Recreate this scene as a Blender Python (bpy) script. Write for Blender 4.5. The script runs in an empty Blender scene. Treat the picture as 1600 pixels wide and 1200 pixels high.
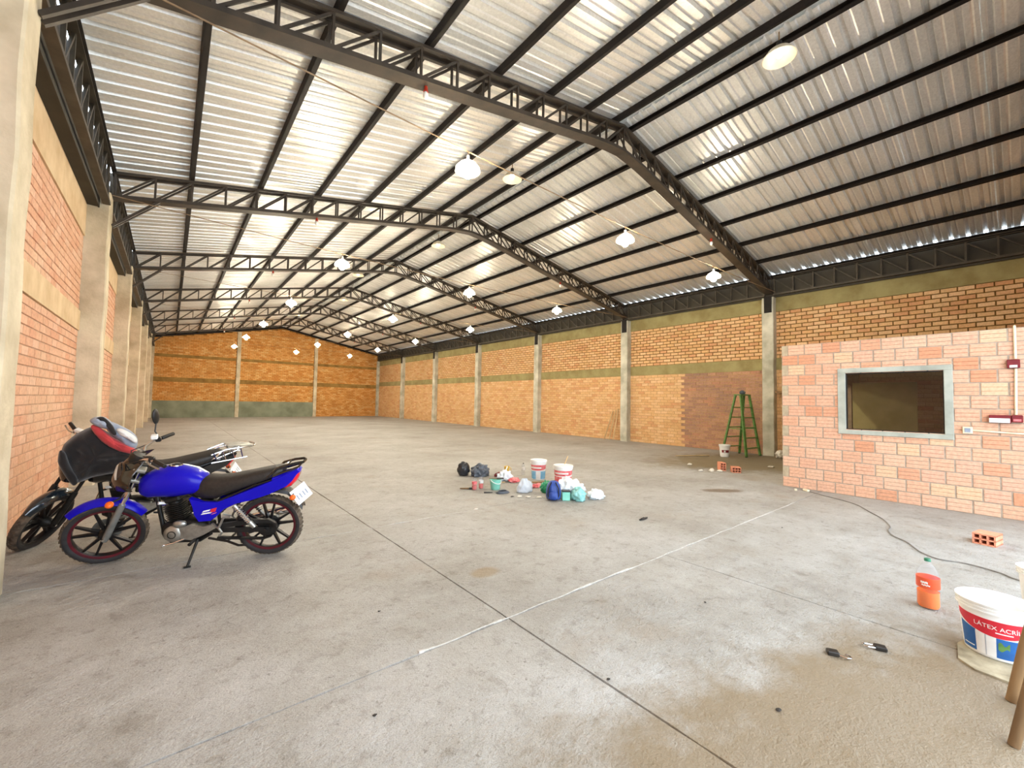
import bpy, bmesh, math, random
from math import sin, cos, pi, radians, sqrt
from mathutils import Vector, Matrix, noise, Quaternion

random.seed(7)
sc = bpy.context.scene
COL = sc.collection

# ------------------------------------------------------------------ camera
CAM_R = Vector((0.77316212, -0.63395371, 0.01797326))
CAM_U = Vector((-0.04022561, -0.02073665, 0.99897542))
CAM_F = Vector((0.63293147, 0.77309294, 0.04153397))
EYE = Vector((0, 0, 1.5))
FPX = 651.3
cd = bpy.data.cameras.new('camera')
cam = bpy.data.objects.new('camera', cd)
COL.objects.link(cam)
cd.sensor_fit = 'HORIZONTAL'
cd.sensor_width = 36.0
cd.lens = FPX / 1600 * 36.0
cd.clip_start = 0.02
cd.clip_end = 300
m = Matrix.Identity(4)
for i in range(3):
    m[i][0] = CAM_R[i]; m[i][1] = CAM_U[i]; m[i][2] = -CAM_F[i]; m[i][3] = EYE[i]
cam.matrix_world = m
sc.camera = cam

# ------------------------------------------------------------------ world, daylight, exposure
DAY = 3.4
LAMP = 500.0
sc.view_settings.view_transform = 'Standard'
sc.view_settings.look = 'None'
sc.view_settings.gamma = 1.0
sc.view_settings.use_curve_mapping = False
sc.view_settings.exposure = 1.05
w = bpy.data.worlds.new('sky')
sc.world = w
w.use_nodes = True
wb = w.node_tree.nodes['Background']
wb.inputs[0].default_value = (0.78, 0.89, 1.0, 1)
wb.inputs[1].default_value = DAY
# light portal in the open gateway (only guides the sampling of the sky)
DOOR = (-0.5, 8.6, 4.6)          # x0, x1, height of the front wall gateway, made wider for more daylight inside
YF = -1.1                       # inner face of the front wall
ld = bpy.data.lights.new('gateway_portal', 'AREA')
ld.shape = 'RECTANGLE'
ld.size = DOOR[1] - DOOR[0]
ld.size_y = DOOR[2]
ld.cycles.is_portal = True
lo = bpy.data.objects.new('gateway_portal', ld)
COL.objects.link(lo)
lo.location = ((DOOR[0] + DOOR[1]) / 2, YF - 0.3, DOOR[2] / 2)
lo.rotation_euler = (radians(90), 0, 0)

# ------------------------------------------------------------------ helpers
def lin(c):
    if isinstance(c, str):
        c = [int(c[i:i + 2], 16) / 255 for i in (0, 2, 4)]
        c = [x / 12.92 if x <= 0.04045 else ((x + 0.055) / 1.055) ** 2.4 for x in c]
    return (c[0], c[1], c[2], 1)

def new_mat(name):
    mt = bpy.data.materials.new(name)
    mt.use_nodes = True
    nt = mt.node_tree
    return mt, nt, nt.nodes['Principled BSDF']

def N(nt, kind, **kw):
    n = nt.nodes.new(kind)
    for k, v in kw.items():
        if k.startswith('i_'):
            n.inputs[k[2:]].default_value = v
        else:
            setattr(n, k, v)
    return n

def ramp(nt, fac, stops, mode='LINEAR'):
    r = nt.nodes.new('ShaderNodeValToRGB')
    r.color_ramp.interpolation = mode
    el = r.color_ramp.elements
    while len(el) < len(stops):
        el.new(0.5)
    for e, (p, c) in zip(el, stops):
        e.position = p
        e.color = lin(c)
    nt.links.new(fac, r.inputs[0])
    return r.outputs[0]

def mixc(nt, fac, a, b, mode='MIX'):
    n = nt.nodes.new('ShaderNodeMix')
    n.data_type = 'RGBA'
    n.blend_type = mode
    n.clamp_factor = True
    if isinstance(fac, (int, float)):
        n.inputs[0].default_value = fac
    else:
        nt.links.new(fac, n.inputs[0])
    for s, x in ((6, a), (7, b)):
        if isinstance(x, (tuple, list, str)):
            n.inputs[s].default_value = lin(x)
        else:
            nt.links.new(x, n.inputs[s])
    return n.outputs[2]

def noise_tex(nt, vec, scale, detail=4, rough=0.55):
    n = N(nt, 'ShaderNodeTexNoise')
    n.inputs['Scale'].default_value = scale
    n.inputs['Detail'].default_value = detail
    n.inputs['Roughness'].default_value = rough
    nt.links.new(vec, n.inputs['Vector'])
    return n.outputs[0]

def add_bump(nt, bs, h, strength, dist):
    b = nt.nodes.new('ShaderNodeBump')
    b.inputs['Strength'].default_value = strength
    b.inputs['Distance'].default_value = dist
    nt.links.new(h, b.inputs['Height'])
    nt.links.new(b.outputs[0], bs.inputs['Normal'])

def mat(name, c, c2=None, scale=6.0, rough=0.6, metal=0.0, bump=0.0, bscale=60.0, bdist=0.004,
        coord='Object', coat=0.0, spec=0.5, stretch=None, sheen=0.0):
    mt, nt, bs = new_mat(name)
    bs.inputs['Roughness'].default_value = rough
    bs.inputs['Metallic'].default_value = metal
    bs.inputs['Coat Weight'].default_value = coat
    bs.inputs['Coat Roughness'].default_value = 0.06
    bs.inputs['Specular IOR Level'].default_value = spec
    bs.inputs['Sheen Weight'].default_value = sheen
    tc = nt.nodes.new('ShaderNodeTexCoord')
    vec = tc.outputs['Object']
    if coord == 'World':
        vec = nt.nodes.new('ShaderNodeNewGeometry').outputs['Position']
    if stretch:
        mp = nt.nodes.new('ShaderNodeMapping')
        mp.inputs['Scale'].default_value = stretch
        nt.links.new(vec, mp.inputs[0])
        vec = mp.outputs[0]
    if c2 is None:
        cc = lin(c)
        c2 = (cc[0] * 0.82, cc[1] * 0.82, cc[2] * 0.82)
    f = noise_tex(nt, vec, scale)
    nt.links.new(ramp(nt, f, [(0.32, c2), (0.66, c)]), bs.inputs['Base Color'])
    if bump:
        add_bump(nt, bs, noise_tex(nt, vec, bscale, 3), bump, bdist)
    return mt

def brick_mat(name, stops, dirt, dirt_amt=0.5, bump=0.5):
    mt, nt, bs = new_mat(name)
    bs.inputs['Roughness'].default_value = 0.85
    bs.inputs['Specular IOR Level'].default_value = 0.25
    g = nt.nodes.new('ShaderNodeNewGeometry')
    oi = nt.nodes.new('ShaderNodeObjectInfo')
    a = N(nt, 'ShaderNodeMath', operation='ADD')
    nt.links.new(g.outputs['Random Per Island'], a.inputs[0])
    nt.links.new(oi.outputs['Random'], a.inputs[1])
    fr = N(nt, 'ShaderNodeMath', operation='FRACT')
    nt.links.new(a.outputs[0], fr.inputs[0])
    n = len(stops)
    base = ramp(nt, fr.outputs[0], [(i / n, s) for i, s in enumerate(stops)], 'CONSTANT')
    pos = g.outputs['Position']
    f1 = noise_tex(nt, pos, 1.1, 5, 0.6)
    d = ramp(nt, f1, [(0.42, (0, 0, 0)), (0.72, (dirt_amt,) * 3)])
    c1 = mixc(nt, d, base, dirt)
    f2 = noise_tex(nt, pos, 26, 3)
    v = ramp(nt, f2, [(0.25, (0.78,) * 3), (0.75, (1.08,) * 3)])
    nt.links.new(mixc(nt, 1.0, c1, v, 'MULTIPLY'), bs.inputs['Base Color'])
    add_bump(nt, bs, noise_tex(nt, pos, 70, 3), bump, 0.006)
    return mt

class MB:
    """collects shapes; obj() links them as one mesh object"""
    def __init__(s):
        s.v = []; s.f = []
    def add(s, vs, fs, M=None):
        o = len(s.v)
        s.v += [tuple(M @ Vector(p)) if M else tuple(p) for p in vs]
        s.f += [tuple(i + o for i in f) for f in fs]
        return s
    def box(s, c, d, M=None, rot=None, bev=0.0):
        x, y, z = d[0] / 2, d[1] / 2, d[2] / 2
        if bev:
            b = min(bev, x * .9, y * .9, z * .9)
            R = []
            for zz, ins in ((-z, b), (-z + b, 0), (z - b, 0), (z, b)):
                ax, ay = x - ins, y - ins
                R.append([(-ax + b * (ins == 0), -ay, zz), (ax - b * (ins == 0), -ay, zz), (ax, -ay + b * (ins == 0), zz), (ax, ay - b * (ins == 0), zz),
                          (ax - b * (ins == 0), ay, zz), (-ax + b * (ins == 0), ay, zz), (-ax, ay - b * (ins == 0), zz), (-ax, -ay + b * (ins == 0), zz)])
            vs = [p for r in R for p in r]
            fs = [tuple(range(7, -1, -1)), tuple(range(24, 32))]
            for k in range(3):
                for i in range(8):
                    j = (i + 1) % 8
                    fs.append((k * 8 + i, k * 8 + j, k * 8 + 8 + j, k * 8 + 8 + i))
        else:
            vs = [(-x, -y, -z), (x, -y, -z), (x, y, -z), (-x, y, -z), (-x, -y, z), (x, -y, z), (x, y, z), (-x, y, z)]
            fs = [(3, 2, 1, 0), (4, 5, 6, 7), (0, 1, 5, 4), (1, 2, 6, 5), (2, 3, 7, 6), (3, 0, 4, 7)]
        T = Matrix.Translation(Vector(c))
        if rot is not None:
            T = T @ rot.to_4x4()
        if M:
            T = M @ T
        return s.add(vs, fs, T)
    def bar(s, p, q, wd, ht, M=None, up=(0, 0, 1)):
        p, q = Vector(p), Vector(q)
        d = (q - p); L = d.length; d.normalize()
        side = d.cross(Vector(up))
        if side.length < 1e-4:
            side = d.cross(Vector((1, 0, 0)))
        side.normalize()
        u = side.cross(d)
        R = Matrix((d, side, u)).transposed()
        return s.box((p + q) / 2, (L, wd, ht), M, R)
    def tube(s, pts, r, n=8, M=None, caps=True):
        pts = [Vector(p) for p in pts]
        k = len(pts)
        rr = r if isinstance(r, (list, tuple)) else [r] * k
        tang = [(pts[min(i + 1, k - 1)] - pts[max(i - 1, 0)]).normalized() for i in range(k)]
        t0 = tang[0]
        a = t0.cross(Vector((0, 0, 1)))
        if a.length < 1e-3:
            a = t0.cross(Vector((1, 0, 0)))
        a.normalize()
        vs = []; fs = []
        for i in range(k):
            a = (a - tang[i] * a.dot(tang[i])).normalized()
            b = tang[i].cross(a)
            for j in range(n):
                th = 2 * pi * j / n
                vs.append(pts[i] + (a * cos(th) + b * sin(th)) * rr[i])
        for i in range(k - 1):
            for j in range(n):
                q = (j + 1) % n
                fs.append((i * n + j, i * n + q, (i + 1) * n + q, (i + 1) * n + j))
        if caps:
            fs.append(tuple(range(n - 1, -1, -1)))
            fs.append(tuple(range((k - 1) * n, k * n)))
        return s.add(vs, fs, M)
    def cyl(s, p, q, r0, r1=None, n=14, M=None):
        return s.tube([p, q], [r0, r0 if r1 is None else r1], n, M)
    def lathe(s, prof, n=24, M=None, c0=False, c1=False, a0=0.0, a1=2 * pi):
        vs = []; fs = []
        full = abs(a1 - a0 - 2 * pi) < 1e-6
        m_ = n if full else n + 1
        for (r, z) in prof:
            for j in range(m_):
                th = a0 + (a1 - a0) * j / n
                vs.append((r * cos(th), r * sin(th), z))
        for i in range(len(prof) - 1):
            for j in range(n):
                q = (j + 1) % m_
                fs.append((i * m_ + j, i * m_ + q, (i + 1) * m_ + q, (i + 1) * m_ + j))
        if c0:
            fs.append(tuple(range(m_ - 1, -1, -1)))
        if c1:
            k = len(prof) - 1
            fs.append(tuple(range(k * m_, k * m_ + m_)))
        return s.add(vs, fs, M)
    def ball(s, c, r, n=14, k=8, M=None):
        r = r if isinstance(r, (list, tuple)) else (r, r, r)
        prof = [(max(sin(pi * i / k), 1e-4), -cos(pi * i / k)) for i in range(k + 1)]
        T = Matrix.Translation(Vector(c)) @ Matrix.Diagonal((r[0], r[1], r[2], 1))
        return s.lathe(prof, n, (M @ T) if M else T)
    def loft(s, rings, M=None, caps=True):
        n = len(rings[0]); vs = [p for r in rings for p in r]; fs = []
        for i in range(len(rings) - 1):
            for j in range(n):
                q = (j + 1) % n
                fs.append((i * n + j, i * n + q, (i + 1) * n + q, (i + 1) * n + j))
        if caps:
            fs.append(tuple(range(n - 1, -1, -1)))
            fs.append(tuple(range((len(rings) - 1) * n, len(rings) * n)))
        return s.add(vs, fs, M)
    def prism(s, poly, fy0, fy1, M=None):
        """polygon in x-z, extruded along y; fy0/fy1 numbers or functions of x"""
        n = len(poly)
        g0 = fy0 if callable(fy0) else (lambda x: fy0)
        g1 = fy1 if callable(fy1) else (lambda x: fy1)
        vs = [(x, g0(x), z) for x, z in poly] + [(x, g1(x), z) for x, z in poly]
        fs = [tuple(range(n)), tuple(range(2 * n - 1, n - 1, -1))]
        for i in range(n):
            j = (i + 1) % n
            fs.append((j, i, n + i, n + j))
        return s.add(vs, fs, M)
    def mesh(s, name, smooth=False):
        me = bpy.data.meshes.new(name)
        me.from_pydata(s.v, [], s.f)
        bm = bmesh.new(); bm.from_mesh(me)
        bmesh.ops.recalc_face_normals(bm, faces=bm.faces)
        bm.to_mesh(me); bm.free()
        if smooth:
            me.shade_smooth()
            try:
                me.set_sharp_from_angle(angle=radians(smooth if smooth is not True else 40))
            except Exception:
                pass
        me.update()
        return me
    def obj(s, name, mt, parent=None, smooth=False, M=None):
        return link(name, s.mesh(name, smooth), mt, parent, M)

def link(name, me, mt, parent=None, M=None):
    o = bpy.data.objects.new(name, me)
    if mt is not None and me is not None and not me.materials:
        me.materials.append(mt)
    COL.objects.link(o)
    if parent:
        o.parent = parent
    if M is not None:
        o.matrix_local = M
    return o

def tag(o, label=None, cat=None, group=None, kind=None):
    if label: o['label'] = label
    if cat: o['category'] = cat
    if group: o['group'] = group
    if kind: o['kind'] = kind
    return o

def thing(name, label, cat, loc=(0, 0, 0), rz=0.0, group=None, M=None):
    o = bpy.data.objects.new(name, None)
    o.empty_display_size = 0.1
    COL.objects.link(o)
    if M is not None:
        o.matrix_world = M
    else:
        o.location = loc
        o.rotation_euler = (0, 0, rz)
    return tag(o, label, cat, group)

def struct(name, mb, mt, parent=None, smooth=False):
    o = mb.obj(name, mt, parent, smooth) if mb else thing(name, None, None)
    if parent is None:
        o['kind'] = 'structure'
    return o

def dup(root, loc=None, label=None, group=None):
    r = root.copy(); COL.objects.link(r)
    if loc is not None: r.location = loc
    if label: r['label'] = label
    if group: r['group'] = group
    for ch in list(root.children):
        c = ch.copy(); COL.objects.link(c); c.parent = r
        for g in list(ch.children):
            d = g.copy(); COL.objects.link(d); d.parent = c
    return r

def proj(P):
    d = Vector(P) - EYE
    z = d.dot(CAM_F)
    if z < 0.05: return None
    return (800 + FPX * d.dot(CAM_R) / z, 600 - FPX * d.dot(CAM_U) / z)

def fnoise(p, s=1.0, seed=0.0):
    return noise.noise(Vector((p[0] * s + seed, p[1] * s - seed * 1.7, p[2] * s + seed * .6)))

def text_mesh(body, size, extrude=0.0):
    cu = bpy.data.curves.new('lettering', 'FONT')
    cu.body = body; cu.size = size; cu.extrude = extrude
    cu.align_x = 'LEFT'
    ob = bpy.data.objects.new('lettering', cu)
    COL.objects.link(ob)
    dg = bpy.context.evaluated_depsgraph_get()
    me = bpy.data.meshes.new_from_object(ob.evaluated_get(dg))
    bpy.data.objects.remove(ob)
    bpy.data.curves.remove(cu)
    return me

def crumple(c, r, amp=0.25, fs=3.0, seed=0.0, sub=3, flat=None, fn=None):
    """lumpy closed sack-like body; flat: floor height it is pressed on"""
    bm = bmesh.new()
    bmesh.ops.create_icosphere(bm, subdivisions=sub, radius=1.0)
    mb = MB()
    for v in bm.verts:
        p = v.co.copy()
        k = 1 + amp * (fnoise(p, fs, seed) + 0.6 * abs(fnoise(p, fs * 2.3, seed + 5)) - 0.2)
        q = Vector((p.x * r[0] * k, p.y * r[1] * k, p.z * r[2] * k))
        if fn: q = fn(q, p)
        q += Vector(c)
        if flat is not None and q.z < flat + 0.004:
            q.z = flat + 0.004 + 0.002 * (fnoise(p, 5, seed))
        v.co = q
    mb.add([tuple(v.co) for v in bm.verts], [tuple(x.index for x in f.verts) for f in bm.faces])
    bm.free()
    return mb

def pillow(poly, th, amp=0.03, fs=6.0, seed=0.0, rings=7, M=None, sub=4):
    """closed cushion-like body from an outline in x-z, th thick along y, with folds"""
    # resample the outline
    pts = []
    n = len(poly)
    for i in range(n):
        p0, p1, p2, p3 = [Vector(poly[(i + k - 1) % n]) for k in range(4)]
        for j in range(sub):
            t = j / sub
            pts.append(0.5 * ((2 * p1) + (p2 - p0) * t + (2 * p0 - 5 * p1 + 4 * p2 - p3) * t * t + (3 * p1 - p0 - 3 * p2 + p3) * t ** 3))
    n = len(pts)
    c = sum(pts, Vector((0, 0))) / n
    mb = MB(); vs = []; fs_ = []
    def ring(s, sg):
        t = max(0.0, 1 - s * s) ** 0.5 * th / 2 * sg
        out = []
        for p in pts:
            q = c + (p - c) * s
            f = amp * (fnoise((q.x, q.y, sg * 3.1), fs, seed) + abs(fnoise((q.x, q.y, sg), fs * 2.1, seed + 2))) * (1 - s ** 4)
            out.append((q.x, t + f * sg, q.y))
        return out
    R = [ring(0.04 + 0.96 * i / rings, -1) for i in range(rings + 1)] + [ring(0.04 + 0.96 * i / rings, 1) for i in range(rings - 1, -1, -1)]
    mb.loft(R, M)
    return mb

# ------------------------------------------------------------------ materials
def floor_material():
    mt, nt, bs = new_mat('rough_concrete_floor')
    g = nt.nodes.new('ShaderNodeNewGeometry')
    pos = g.outputs['Position']
    n1 = noise_tex(nt, pos, 0.55, 6, 0.62)
    base = ramp(nt, n1, [(0.30, '959089'), (0.45, 'a5a29c'), (0.60, 'b0aeaa'), (0.75, 'b9b8b4')])
    n2 = noise_tex(nt, pos, 3.3, 6, 0.65)
    c = mixc(nt, 1.0, base, ramp(nt, n2, [(0.3, (0.80, .78, .75)), (0.7, (1.06, 1.06, 1.06))]), 'MULTIPLY')
    n3 = noise_tex(nt, pos, 38, 4, 0.7)
    c = mixc(nt, 1.0, c, ramp(nt, n3, [(0.26, (0.60, .58, .55)), (0.42, (.96, .96, .95)), (0.6, (1.0,) * 3), (0.8, (1.10,) * 3)]), 'MULTIPLY')
    n6 = noise_tex(nt, pos, 150, 2, 0.6)
    c = mixc(nt, 1.0, c, ramp(nt, n6, [(0.30, (0.74,) * 3), (0.48, (1,) * 3), (0.72, (1.10,) * 3)]), 'MULTIPLY')
    # pits and pale flakes of the rough screed
    n7 = noise_tex(nt, pos, 24, 5, 0.75)
    c = mixc(nt, 1.0, c, ramp(nt, n7, [(0.33, (0.55, .53, .50)), (0.40, (1, 1, 1)), (0.60, (1, 1, 1)), (0.68, (1.22,) * 3)]), 'MULTIPLY')
    n8 = noise_tex(nt, pos, 7.5, 6, 0.7)
    c = mixc(nt, 1.0, c, ramp(nt, n8, [(0.34, (0.76, .74, .71)), (0.46, (1, 1, 1)), (0.58, (1, 1, 1)), (0.70, (1.12,) * 3)]), 'MULTIPLY')
    # brown dust patches
    n4 = noise_tex(nt, pos, 0.9, 4, 0.6)
    c = mixc(nt, ramp(nt, n4, [(0.58, (0, 0, 0)), (0.78, (.45,) * 3)]), c, '8c7657')
    # dark drip stain near the brick office
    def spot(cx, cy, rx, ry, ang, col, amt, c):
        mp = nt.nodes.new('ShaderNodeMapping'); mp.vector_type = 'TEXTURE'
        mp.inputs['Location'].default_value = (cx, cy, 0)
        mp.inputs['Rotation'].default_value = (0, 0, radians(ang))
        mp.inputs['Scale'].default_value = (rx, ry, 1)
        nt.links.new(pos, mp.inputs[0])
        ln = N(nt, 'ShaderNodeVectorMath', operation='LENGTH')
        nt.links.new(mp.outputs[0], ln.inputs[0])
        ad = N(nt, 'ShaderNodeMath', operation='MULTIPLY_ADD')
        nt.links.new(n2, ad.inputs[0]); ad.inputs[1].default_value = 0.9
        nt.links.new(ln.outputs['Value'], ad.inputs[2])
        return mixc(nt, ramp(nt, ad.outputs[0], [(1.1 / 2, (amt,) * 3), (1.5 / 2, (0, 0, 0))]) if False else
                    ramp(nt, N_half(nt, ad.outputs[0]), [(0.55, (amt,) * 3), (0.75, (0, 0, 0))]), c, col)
    c = spot(2.3, 0.1, 3.0, 1.15, -14, '7e6b4e', 0.8, c)  # brown dirt, its dark tone also standing in for gateway jamb shade
    c = spot(7.55, 3.35, 0.42, 0.16, -35, '6a5844', 0.85, c)
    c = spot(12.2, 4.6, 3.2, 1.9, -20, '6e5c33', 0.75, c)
    c = spot(2.2, 3.0, 0.16, 0.12, 0, '8a7350', 0.6, c)
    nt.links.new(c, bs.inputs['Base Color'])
    nt.links.new(ramp(nt, n2, [(0.3, (0.50,) * 3), (0.7, (0.72,) * 3)]), bs.inputs['Roughness'])
    bs.inputs['Specular IOR Level'].default_value = 0.4
    # trowel relief: coarse and fine
    mp = nt.nodes.new('ShaderNodeMapping')
    mp.inputs['Rotation'].default_value = (0, 0, radians(-38))
    mp.inputs['Scale'].default_value = (1.0, 1.5, 1.0)
    nt.links.new(pos, mp.inputs[0])
    h1 = noise_tex(nt, mp.outputs[0], 14, 6, 0.68)
    h2 = noise_tex(nt, pos, 75, 3, 0.6)
    msk = ramp(nt, noise_tex(nt, pos, 0.8, 3), [(0.35, (0.25,) * 3), (0.65, (1,) * 3)])
    mu = N(nt, 'ShaderNodeMath', operation='MULTIPLY')
    nt.links.new(h1, mu.inputs[0]); nt.links.new(msk, mu.inputs[1])
    ma = N(nt, 'ShaderNodeMath', operation='MULTIPLY_ADD')
    nt.links.new(h2, ma.inputs[0]); ma.inputs[1].default_value = 0.22
    nt.links.new(mu.outputs[0], ma.inputs[2])
    add_bump(nt, bs, ma.outputs[0], 1.0, 0.026)
    return mt

def N_half(nt, sck):
    mu = N(nt, 'ShaderNodeMath', operation='MULTIPLY')
    nt.links.new(sck, mu.inputs[0]); mu.inputs[1].default_value = 0.5
    return mu.outputs[0]

def sheet_material():
    mt, nt, bs = new_mat('galvanised_sheet')
    g = nt.nodes.new('ShaderNodeNewGeometry')
    pos = g.outputs['Position']
    mp = nt.nodes.new('ShaderNodeMapping')
    mp.inputs['Scale'].default_value = (0.35, 1.6, 1)
    nt.links.new(pos, mp.inputs[0])
    n1 = noise_tex(nt, mp.outputs[0], 1.3, 5, 0.6)
    n2 = noise_tex(nt, pos, 30, 3, 0.7)
    c = ramp(nt, n1, [(0.3, 'd8d7d1'), (0.5, 'ecebe6'), (0.72, 'f6f5f2')])
    c = mixc(nt, 1.0, c, ramp(nt, n2, [(0.3, (.84,) * 3), (0.7, (1.04,) * 3)]), 'MULTIPLY')
    nt.links.new(c, bs.inputs['Base Color'])
    bs.inputs['Metallic'].default_value = 0.6
    nt.links.new(ramp(nt, n1, [(0.3, (0.44,) * 3), (0.7, (0.33,) * 3)]), bs.inputs['Roughness'])
    return mt

def glass_material():
    mt, nt, bs = new_mat('window_glass')
    nt.nodes.remove(bs)
    out = nt.nodes['Material Output']
    tr = nt.nodes.new('ShaderNodeBsdfTransparent'); tr.inputs[0].default_value = (0.78, 0.75, 0.68, 1)
    gl = nt.nodes.new('ShaderNodeBsdfGlossy'); gl.inputs['Roughness'].default_value = 0.06
    fr = nt.nodes.new('ShaderNodeFresnel'); fr.inputs[0].default_value = 1.5
    mx = nt.nodes.new('ShaderNodeMixShader')
    nt.links.new(fr.outputs[0], mx.inputs[0]); nt.links.new(tr.outputs[0], mx.inputs[1]); nt.links.new(gl.outputs[0], mx.inputs[2])
    nt.links.new(mx.outputs[0], out.inputs[0])
    return mt

def film_material(name, col, clear=0.5, rough=0.25):
    """thin plastic film or bottle wall: part clear, part pale"""
    mt, nt, bs = new_mat(name)
    out = nt.nodes['Material Output']
    bs.inputs['Base Color'].default_value = lin(col)
    bs.inputs['Roughness'].default_value = rough
    tr = nt.nodes.new('ShaderNodeBsdfTransparent'); tr.inputs[0].default_value = (0.96, 0.97, 0.98, 1)
    mx = nt.nodes.new('ShaderNodeMixShader'); mx.inputs[0].default_value = 1 - clear
    nt.links.new(tr.outputs[0], mx.inputs[1]); nt.links.new(bs.outputs[0], mx.inputs[2])
    nt.links.new(mx.outputs[0], out.inputs[0])
    return mt

def emit_material(name, col, s):
    mt, nt, bs = new_mat(name)
    bs.inputs['Base Color'].default_value = lin(col)
    bs.inputs['Emission Color'].default_value = lin(col)
    bs.inputs['Emission Strength'].default_value = s
    return mt

def shade_material():
    # prismatic acrylic refractor: part clear, part scattering
    mt, nt, bs = new_mat('prismatic_lamp_shade')
    out = nt.nodes['Material Output']
    bs.inputs['Base Color'].default_value = (0.9, 0.88, 0.82, 1)
    bs.inputs['Roughness'].default_value = 0.3
    tl = nt.nodes.new('ShaderNodeBsdfTranslucent'); tl.inputs[0].default_value = (0.97, 0.94, 0.86, 1)
    mx = nt.nodes.new('ShaderNodeMixShader'); mx.inputs[0].default_value = 0.75
    nt.links.new(bs.outputs[0], mx.inputs[1]); nt.links.new(tl.outputs[0], mx.inputs[2])
    tr = nt.nodes.new('ShaderNodeBsdfTransparent'); tr.inputs[0].default_value = (0.97, 0.96, 0.93, 1)
    m2 = nt.nodes.new('ShaderNodeMixShader'); m2.inputs[0].default_value = 0.55
    nt.links.new(mx.outputs[0], m2.inputs[1]); nt.links.new(tr.outputs[0], m2.inputs[2])
    nt.links.new(m2.outputs[0], out.inputs[0])
    return mt

M_ = {}
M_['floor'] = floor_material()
M_['bead'] = mat('joint_mortar_bead', 'c8c4bc', 'a8a298', 30, 0.9, bump=0.6, bscale=90, coord='World')
M_['joint'] = mat('joint_earth', '4a4238', '2f2a24', 20, 0.95, coord='World')
M_['mortar_r'] = mat('mortar_right', '8a6a36', '64491f', 9, 0.95, bump=0.5, coord='World')
M_['mortar_r2'] = mat('mortar_right_flush', 'c09c6c', 'a4814f', 9, 0.95, bump=0.5, coord='World')
M_['mortar_l'] = mat('mortar_left', 'c4a184', 'ac8a70', 9, 0.95, bump=0.5, coord='World')
M_['mortar_b'] = mat('mortar_back', '9a6a30', '7a4f20', 9, 0.95, bump=0.5, coord='World')
M_['mortar_o'] = mat('mortar_office', 'b0a08e', '9a8a78', 14, 0.95, bump=0.5, coord='World')
M_['brick_r'] = brick_mat('brick_right_wall', ['deb380', 'daae7a', 'e4bc8e', 'd8a874', 'dfb686', 'daac7e', 'd29c6e'], 'bc9664', 0.35)
M_['brick_smoky'] = brick_mat('brick_smoky_patch', ['b48a6c', 'a87e66', 'ba8e70', 'a47c66', 'b88668'], '8a7264', 0.7)
M_['brick_l'] = brick_mat('brick_left_wall', ['dcac8e', 'd8a484', 'e0b498', 'd69f80', 'deae90', 'd9a788'], 'd8b898', 0.5)
M_['brick_b'] = brick_mat('brick_back_wall', ['dd9f58', 'd6954f', 'e2a864', 'ce8a46', 'dea25c', 'e6b676'], 'a4723a', 0.5)
M_['brick_o'] = brick_mat('brick_office', ['dcae92', 'daaa8e', 'deb498', 'd8a688', 'ddb094', 'dcae92', 'd79e7e', 'dcac8e', 'dfb896', 'd29674', 'dcad90', 'dbac92'], 'dab094', 0.25)
M_['beam_r'] = mat('cement_beam_olive', '9c9262', '85774a', 2.5, 0.9, bump=0.5, bscale=30, coord='World')
M_['beam_l'] = mat('cement_beam_cream', 'd9c09a', 'c2a47c', 2.5, 0.9, bump=0.5, bscale=30, coord='World')
M_['beam_b'] = mat('cement_beam_back', '9c7a40', '7d5c28', 2.5, 0.9, bump=0.5, bscale=30, coord='World')
M_['plaster'] = mat('grey_plaster', '8d927c', '70735e', 1.2, 0.9, bump=0.4, bscale=20, coord='World')
M_['concrete'] = mat('column_concrete', 'd6c8ac', 'b0a184', 2.2, 0.85, bump=0.6, bscale=22, bdist=0.01, coord='World')
M_['concrete_r'] = mat('column_concrete_grey', 'cfcbb8', '9c9884', 2.0, 0.85, bump=0.6, bscale=22, bdist=0.01, coord='World')
M_['render'] = mat('window_render_grey', 'b4b6aa', '94968a', 3.5, 0.85, bump=0.4, bscale=30, coord='World')
M_['steel'] = mat('painted_truss_steel', '41362a', '2c241b', 5, 0.55, 0.1, coord='World')
M_['purlin'] = mat('black_purlin_steel', '1f1813', '140f0c', 5, 0.6, 0.0, coord='World', spec=0.25)
M_['girder'] = mat('dusty_girder_steel', '4c4334', '352d22', 5, 0.55, 0.1, coord='World')
M_['gutter'] = mat('dark_gutter_sheet', '3a3324', '2a2419', 2, 0.7, coord='World')
M_['sheet'] = sheet_material()
M_['bulb'] = emit_material('lit_bulb', (1.0, 0.91, 0.74), LAMP)
M_['bulb_dim'] = emit_material('dim_bulb', (1.0, 0.90, 0.75), 3.0)
M_['shade'] = shade_material()
M_['reflector'] = mat('white_reflector', 'f4ecd8', 'e6d8b8', 5, 0.3)
M_['wire'] = mat('brown_wire', '9a8060', '7c6448', 10, 0.7)
M_['red_socket'] = mat('red_plastic', 'b8341c', '9a2814', 8, 0.4)
M_['white_bulb'] = mat('white_glass_bulb', 'f4f2e8', 'e4e2d8', 6, 0.2)
M_['glass'] = glass_material()
M_['black_frame'] = mat('black_window_frame', '1c1a17', '121110', 8, 0.4)
M_['office_in'] = mat('office_interior', '6a5a4a', '5a4c40', 2, 0.9)
M_['olive_panel'] = mat('olive_light_patch', 'b8b27e', 'a8a26e', 3, 0.8)
BL = 0.018
M_['blue'] = mat('blue_paint', (0.008, 0.004, 0.42), (0.006, 0.003, 0.36), 4, 0.28, 0.0, coat=0.06, spec=0.2)
M_['rubber'] = mat('tyre_rubber', '2a2625', '1d1a1a', 20, 0.75, bump=0.3, bscale=120)
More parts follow.
